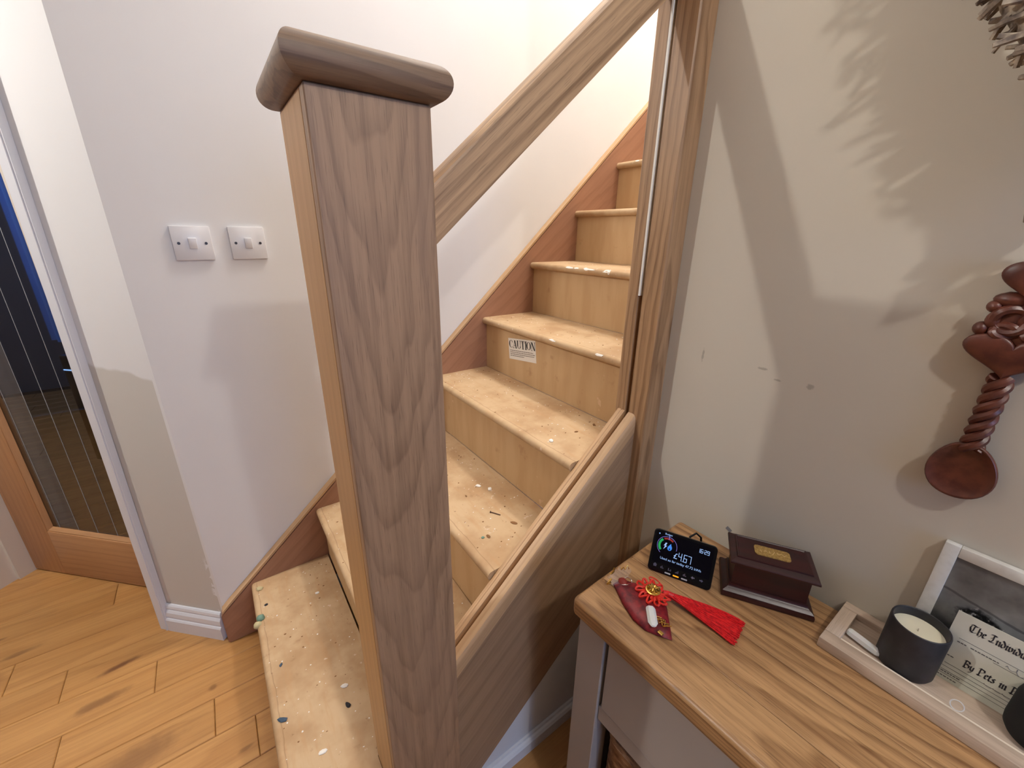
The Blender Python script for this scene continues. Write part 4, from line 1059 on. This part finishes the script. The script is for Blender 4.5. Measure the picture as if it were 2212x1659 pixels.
MB().loft(loops).build('bowl', M['spoon'], sp, angle=60)
mb = MB()
for ph in (0, 2*pi/3, 4*pi/3):
    pth = []; rs = []
    for i in range(61):
        s = i/60; z = .098+.110*s; a = ph+s*2*pi*2.35; rr_ = .0062+.0035*(1-s)*.6+.002*s
        pth.append((-.0125-.0*s+rr_*cos(a)*.9, rr_*sin(a), z)); rs.append(.0058)
    mb.tube(pth, rs, 8)
mb.build('twisted_stem', M['spoon'], sp)
hrt = []
for i in range(60):
    a = 2*pi*i/60
    hrt.append((.0475*(sin(a)**3), 0.2390+.0330*(13*cos(a)-5*cos(2*a)-2*cos(3*a)-cos(4*a))/16))
MB().loft(flat_shape(hrt, -.002, -.0215)).build('heart', M['spoon'], sp, angle=60)
mb = MB()
def knob(cy, cz, ry, rz, rx=.010, xc=-.011):
    loops = []
    for k_ in range(9):
        th = -pi/2+pi*k_/8
        loops.append([(xc-rx*sin(th), cy+ry*max(cos(th), .02)*cos(a), cz+rz*max(cos(th), .02)*sin(a)) for a in [2*pi*j_/16 for j_ in range(16)]])
    mb.loft(loops)
mb.rbox(-.016, -.003, -.029, .029, .245, .318, .005, 2)
for s_ in (-1, 1):                                                 # carved lobes and entwined strands above the heart
    knob(s_*.0365, .2680, .0085, .0095); knob(s_*.0285, .2800, .0080, .0120)
    knob(s_*.0315, .2980, .0085, .0085); knob(s_*.0190, .3080, .0175, .0100)
    mb.tube([(-.0155-.003*sin(2*a), s_*.013+.015*cos(a), .282+.015*sin(a)) for a in [2*pi*i/24 for i in range(24)]], .0060, 8, True)
    mb.tube([(-.0160+.003*sin(2*a), s_*.014+.011*cos(a), .268+.008*sin(a)) for a in [2*pi*i/20 for i in range(20)]], .0050, 8, True)
mb.build('celtic_knot', M['spoon'], sp)
top = []
for i in range(60):
    a = 2*pi*i/60; top.append((.037*(sin(a)**3), .334+.030*(13*cos(a)-5*cos(2*a)-2*cos(3*a)-cos(4*a))/16))
MB().loft(flat_shape(top, -.003, -.0235)).build('top_lobe', M['spoon'], sp, angle=60)

# ------------------------------------------------------------------ shaggy twig wall hanging (mostly outside the frame)
wh = thing('wall_hanging', 'shaggy grey-brown twisted-twig heart hung on the cream wall, cut by the top right corner', 'wall hanging', (XW-0.055, -1.255, 1.60))
t = NT('grey_brown_twigs'); p = t.obj()
t.color(t.ramp(t.noise(p, 70, 3), (.3, srgb(84, 74, 70)), (.5, srgb(150, 136, 122)), (.7, srgb(204, 190, 168)))); t.rough(.8); M['twig'] = t.m
rg = random.Random(41)
hl = [(0.0, -.200), (.024, -.140), (.051, -.077), (.081, -.033), (.105, -.007), (.1415, .046), (.173, .124), (.180, .170), (.168, .225), (.130, .268), (.075, .275), (.020, .240)]
def on_outline(q):
    f = q*(len(hl)-1); i_ = min(int(f), len(hl)-2); f -= i_
    return hl[i_][0]*(1-f)+hl[i_+1][0]*f, hl[i_][1]*(1-f)+hl[i_+1][1]*f
mb = MB()
for i in range(520):
    s_ = 1 if rg.random() < .62 else -1
    q = rg.uniform(0.0, 1.0); ey, ez = on_outline(q); dep = rg.choice([1.0, 1.0, .86, .70, .52])
    ey *= dep; ez = ez*dep + .03*(1-dep)
    E_ = Vector((rg.uniform(-.022, .018), s_*ey+rg.uniform(-.006, .006), ez+rg.uniform(-.006, .006)))
    L_ = min(rg.uniform(.06, .12), max(.03, abs(ey)*.95))
    d_ = Vector((rg.uniform(-.12, .12), -s_*.84, .55+rg.uniform(-.25, .25))).normalized()
    n_ = d_.cross(Vector((1, 0, 0))); cu_ = rg.uniform(-.028, .028); r_ = rg.uniform(.0026, .0048)
    pth = [E_+d_*L_*q_+n_*(cu_*q_*(1-q_)*4+.004*sin(q_*9+i))+Vector((-.006*sin(q_*6+i), 0, 0)) for q_ in [0, .12, .25, .4, .55, .7, .85, 1.0]]
    mb.tube(pth, [r_*.7, r_, r_*1.05, r_, r_*1.05, r_, r_*.95, r_*.8], 5)
o = mb.build('twigs', M['twig'], wh); o['kind'] = 'stuff'
cen = [Vector((.014, (1 if i_ < 12 else -1)*hl[i_ if i_ < 12 else 23-i_][0]*.72, hl[i_ if i_ < 12 else 23-i_][1]*.72+.008)) for i_ in range(24)]
MB().tube(cen, .020, 8, True).build('wicker_core', M['twig'], wh)

# ------------------------------------------------------------------ debris on the treads
M['plaster'] = plain('white_plaster', srgb(240, 234, 224), .8)
M['putty'] = plain('green_grey_putty', srgb(110, 140, 122), .8)
M['putty2'] = plain('cream_putty', srgb(190, 176, 134), .8)
M['slate'] = plain('slate_blue_chip', srgb(56, 74, 92), .7)
M['darkgrit'] = plain('dark_grit', srgb(36, 34, 40), .7)
M['brownbit'] = plain('brown_wood_bit', srgb(132, 92, 54), .8)
M['steel'] = plain('rusty_nail', srgb(96, 74, 64), .5, .6)
rg = random.Random(77)
def chip(name, mat, x, y, k, rx, ry, h, label, cat, group=None, seed=0):
    q = random.Random(seed+int(x*1e4)); n = 8; z0 = k*RISE+.0002
    ang = q.uniform(0, pi); loops = []
    shp = blob_poly(n, rx, ry, q, .22)
    for zz, kk in [(0, .92), (h*.45, 1.0), (h*.85, .72), (h, .3)]:
        loops.append([(a*kk*cos(ang)-b*kk*sin(ang), a*kk*sin(ang)+b*kk*cos(ang), zz+q.uniform(-.1, .1)*h*(zz > 0)) for a, b in shp])
    o = MB().loft(loops, smooth=False).build(name, mat); o.location = (x, y, z0)
    return tag(o, label, cat, group)
pg = 'white plaster chips on the lower treads'
chip('plaster_chip', M['plaster'], -0.2564, -0.5324, 1, .011, .006, .003, 'white plaster chip on the bottom tread, nearest the camera', 'plaster chip', pg)
chip('plaster_chip', M['plaster'], -0.1714, -0.4043, 1, .010, .007, .004, 'white plaster chip beside a black lump on the bottom tread', 'plaster chip', pg)
chip('plaster_chip', M['plaster'], -0.1648, -0.0291, 1, .007, .006, .003, 'white plaster chip towards the wall end of the bottom tread', 'plaster chip', pg)
chip('plaster_chip', M['plaster'], 0.3017, -0.3363, 3, .010, .006, .004, 'left white plaster chip of the pair on the third tread', 'plaster chip', pg)
chip('plaster_chip', M['plaster'], 0.3222, -0.3717, 3, .009, .007, .005, 'right white plaster chip of the pair on the third tread', 'plaster chip', pg)
chip('plaster_chip', M['plaster'], 0.4173, -0.5366, 4, .008, .006, .005, 'white plaster chip near the edge of the fourth tread', 'plaster chip', pg)
chip('dark_lump', M['darkgrit'], -0.1777, -0.4591, 1, .009, .006, .005, 'black rounded lump on the bottom tread by the post', 'debris')
chip('slate_chip', M['slate'], -0.3230, -0.4000, 1, .014, .006, .004, 'blue-grey chip on the front edge of the bottom tread', 'debris')
chip('slate_chip', M['slate'], -0.3047, -0.2401, 1, .006, .004, .003, 'tiny blue chip halfway along the bottom tread', 'debris')
chip('grit_piece', M['darkgrit'], -0.3133, 0.0146, 1, .006, .004, .004, 'dark grit piece near the corner of the bottom tread', 'debris')
chip('putty_lump', M['putty2'], -0.3230, 0.1020, 1, .012, .009, .007, 'grey-cream putty lump on the corner of the bottom tread', 'putty lump')
pt = thing('putty_lump', 'green and cream putty lump stuck on the bottom tread nosing', 'putty lump', (-0.3400, -0.0435, RISE))
def lump(mat, c_, r, name, seed):
    q = random.Random(seed); loops = []
    for i in range(7):
        th = pi*i/6; loops.append([(c_[0]+r*sin(th)*cos(a)*q.uniform(.75, 1.1), c_[1]+r*sin(th)*sin(a)*q.uniform(.75, 1.1), c_[2]-r*cos(th)*.8) for a in [2*pi*j/9 for j in range(9)]])
    MB().loft(loops).build(name, mat, pt, angle=70)
lump(M['putty'], (.006, .008, .004), .0125, 'green_part', 1); lump(M['putty2'], (-.004, -.008, -.004), .0135, 'cream_part', 2)
nl = thing('bent_nail', 'small rusty nail lying on the third tread', 'nail', (0.2706, -0.4814, 3*RISE+.002))
MB().tube([(-.008, .012, 0), (.008, -.014, 0)], .0014, 8).build('shank', M['steel'], nl)
MB().tube([(-.0088, .0133, 0), (-.0080, .0120, 0)], .003, 10).build('head', M['steel'], nl)
for (x_, y_, k, rx, lab_) in [(0.2043, -0.55, 3, .008, 'brown wood crumb near the nosing of the third tread'), (0.2905, -0.5436, 3, .010, 'flat brown crumb beside the outer string on the third tread'), (0.244, -0.3618, 3, .005, 'dark brown crumb left of the plaster chips on the third tread'),
                        (0.5919, -0.5304, 4, .008, 'oval brown crumb at the back of the fourth tread'), (0.5155, -0.5346, 4, .007, 'brown crumb mid-way along the outer end of the fourth tread')]:
    chip('wood_crumb', M['brownbit'], x_, y_, k, rx, rx*.55, .0022, lab_, 'debris', 'brown crumbs on the treads')
chip('putty_lump', M['putty'], 0.190, -0.545, 3, .005, .004, .003, 'tiny green putty crumb on the third tread', 'putty lump')
tp = MB().rbox(-.010, .010, -.006, .006, 0, .004, .001, 1).build('tile_spacer', M['plaster']); tp.location = (0.128, -0.585, 2*RISE+.0002); tp.rotation_euler = (0, 0, .8)
tag(tp, 'little white plaster block on the second tread against the outer string', 'debris')
# countless paint flecks and dust
mb = MB(); rg = random.Random(5)
for k in range(1, 7):
    for i in range(70 if k < 5 else 34):
        x_ = X1+(k-1)*GOING+rg.uniform(.012, GOING); y_ = rg.uniform(-.62, S_WALL-.01)
        if k == 1 and x_ > NX-.02 and y_ < NY+NB+.02: continue
        if k == 2 and x_ < NX+NA+.02 and y_ < NY+NB+.02: continue
        r_ = rg.uniform(.0008, .0026); n = 5
        pts = blob_poly(n, r_, r_*rg.uniform(.4, 1), rg, .3); z = k*RISE+.0001
        mb.prism([(x_+a, y_+b) for a, b in pts], z, z+.0005)
nwhite = len(mb.f)
for k in range(1, 6):
    for i in range(34):
        x_ = X1+(k-1)*GOING+rg.uniform(.012, GOING); y_ = rg.uniform(-.62, S_WALL-.01)
        if k == 1 and x_ > NX-.02 and y_ < NY+NB+.02: continue
        if k == 2 and x_ < NX+NA+.02 and y_ < NY+NB+.02: continue
        r_ = rg.uniform(.001, .0032)
        pts = blob_poly(5, r_, r_*rg.uniform(.4, .9), rg, .3); z = k*RISE+.0001
        mb.prism([(x_+a, y_+b) for a, b in pts], z, z+.0008)
o = mb.build('paint_flecks', M['plaster']); o.data.materials.append(M['brownbit'])
for i_, pl_ in enumerate(o.data.polygons): pl_.material_index = 1 if i_ >= nwhite else 0
tag(o, 'scattered white paint flecks and brown grit over the lower treads', 'debris', kind='stuff')

# ------------------------------------------------------------------ far room contents seen through the glass
cu = thing('curtain', 'blue pleated curtain hanging in the dark room behind the glass door', 'curtain', (-1.26, 2.97, 0.0), (0, 0, radians(-45)))
t = NT('blue_curtain_cloth'); t.color(srgb(96, 142, 215)); t.rough(.8); M['curtain'] = t.m
n = 70
pts = [(1.2*i/n, .03*sin(i*.8), 0) for i in range(n+1)]
vs = [(a, b, z) for z in (.62, 2.2) for a, b, _ in pts] + [(a, b+.004, z) for z in (.62, 2.2) for a, b, _ in pts]
N1 = n+1
fs = [(i, i+1, N1+i+1, N1+i) for i in range(n)] + [(2*N1+i, 3*N1+i, 3*N1+i+1, 2*N1+i+1) for i in range(n)]
MB().add(vs, fs, True).build('cloth', M['curtain'], cu, angle=80)
MB().tube([(-.1, 0, 2.21), (1.25, 0, 2.21)], .012, 10).build('rail', M['steel'], cu)
mc = thing('media_cabinet', 'black cabinet with a thin blue-white light line in the room behind the door', 'cabinet', (-1.045, 2.055, 0), (0, 0, radians(-45)))
MB().rbox(0, .60, 0, .30, .02, .695, .004, 1).build('body', M['blackplastic'], mc)
MB().box(.004, .5, -.0016, -.0006, .606, .613).build('light_line', emit('blue_white_led', srgb(150, 195, 255), 1.6), mc)
for x_ in (.05, .55): MB().box(x_-.02, x_+.02, .03, .27, 0, .0195).build('foot', M['blackplastic'], mc)
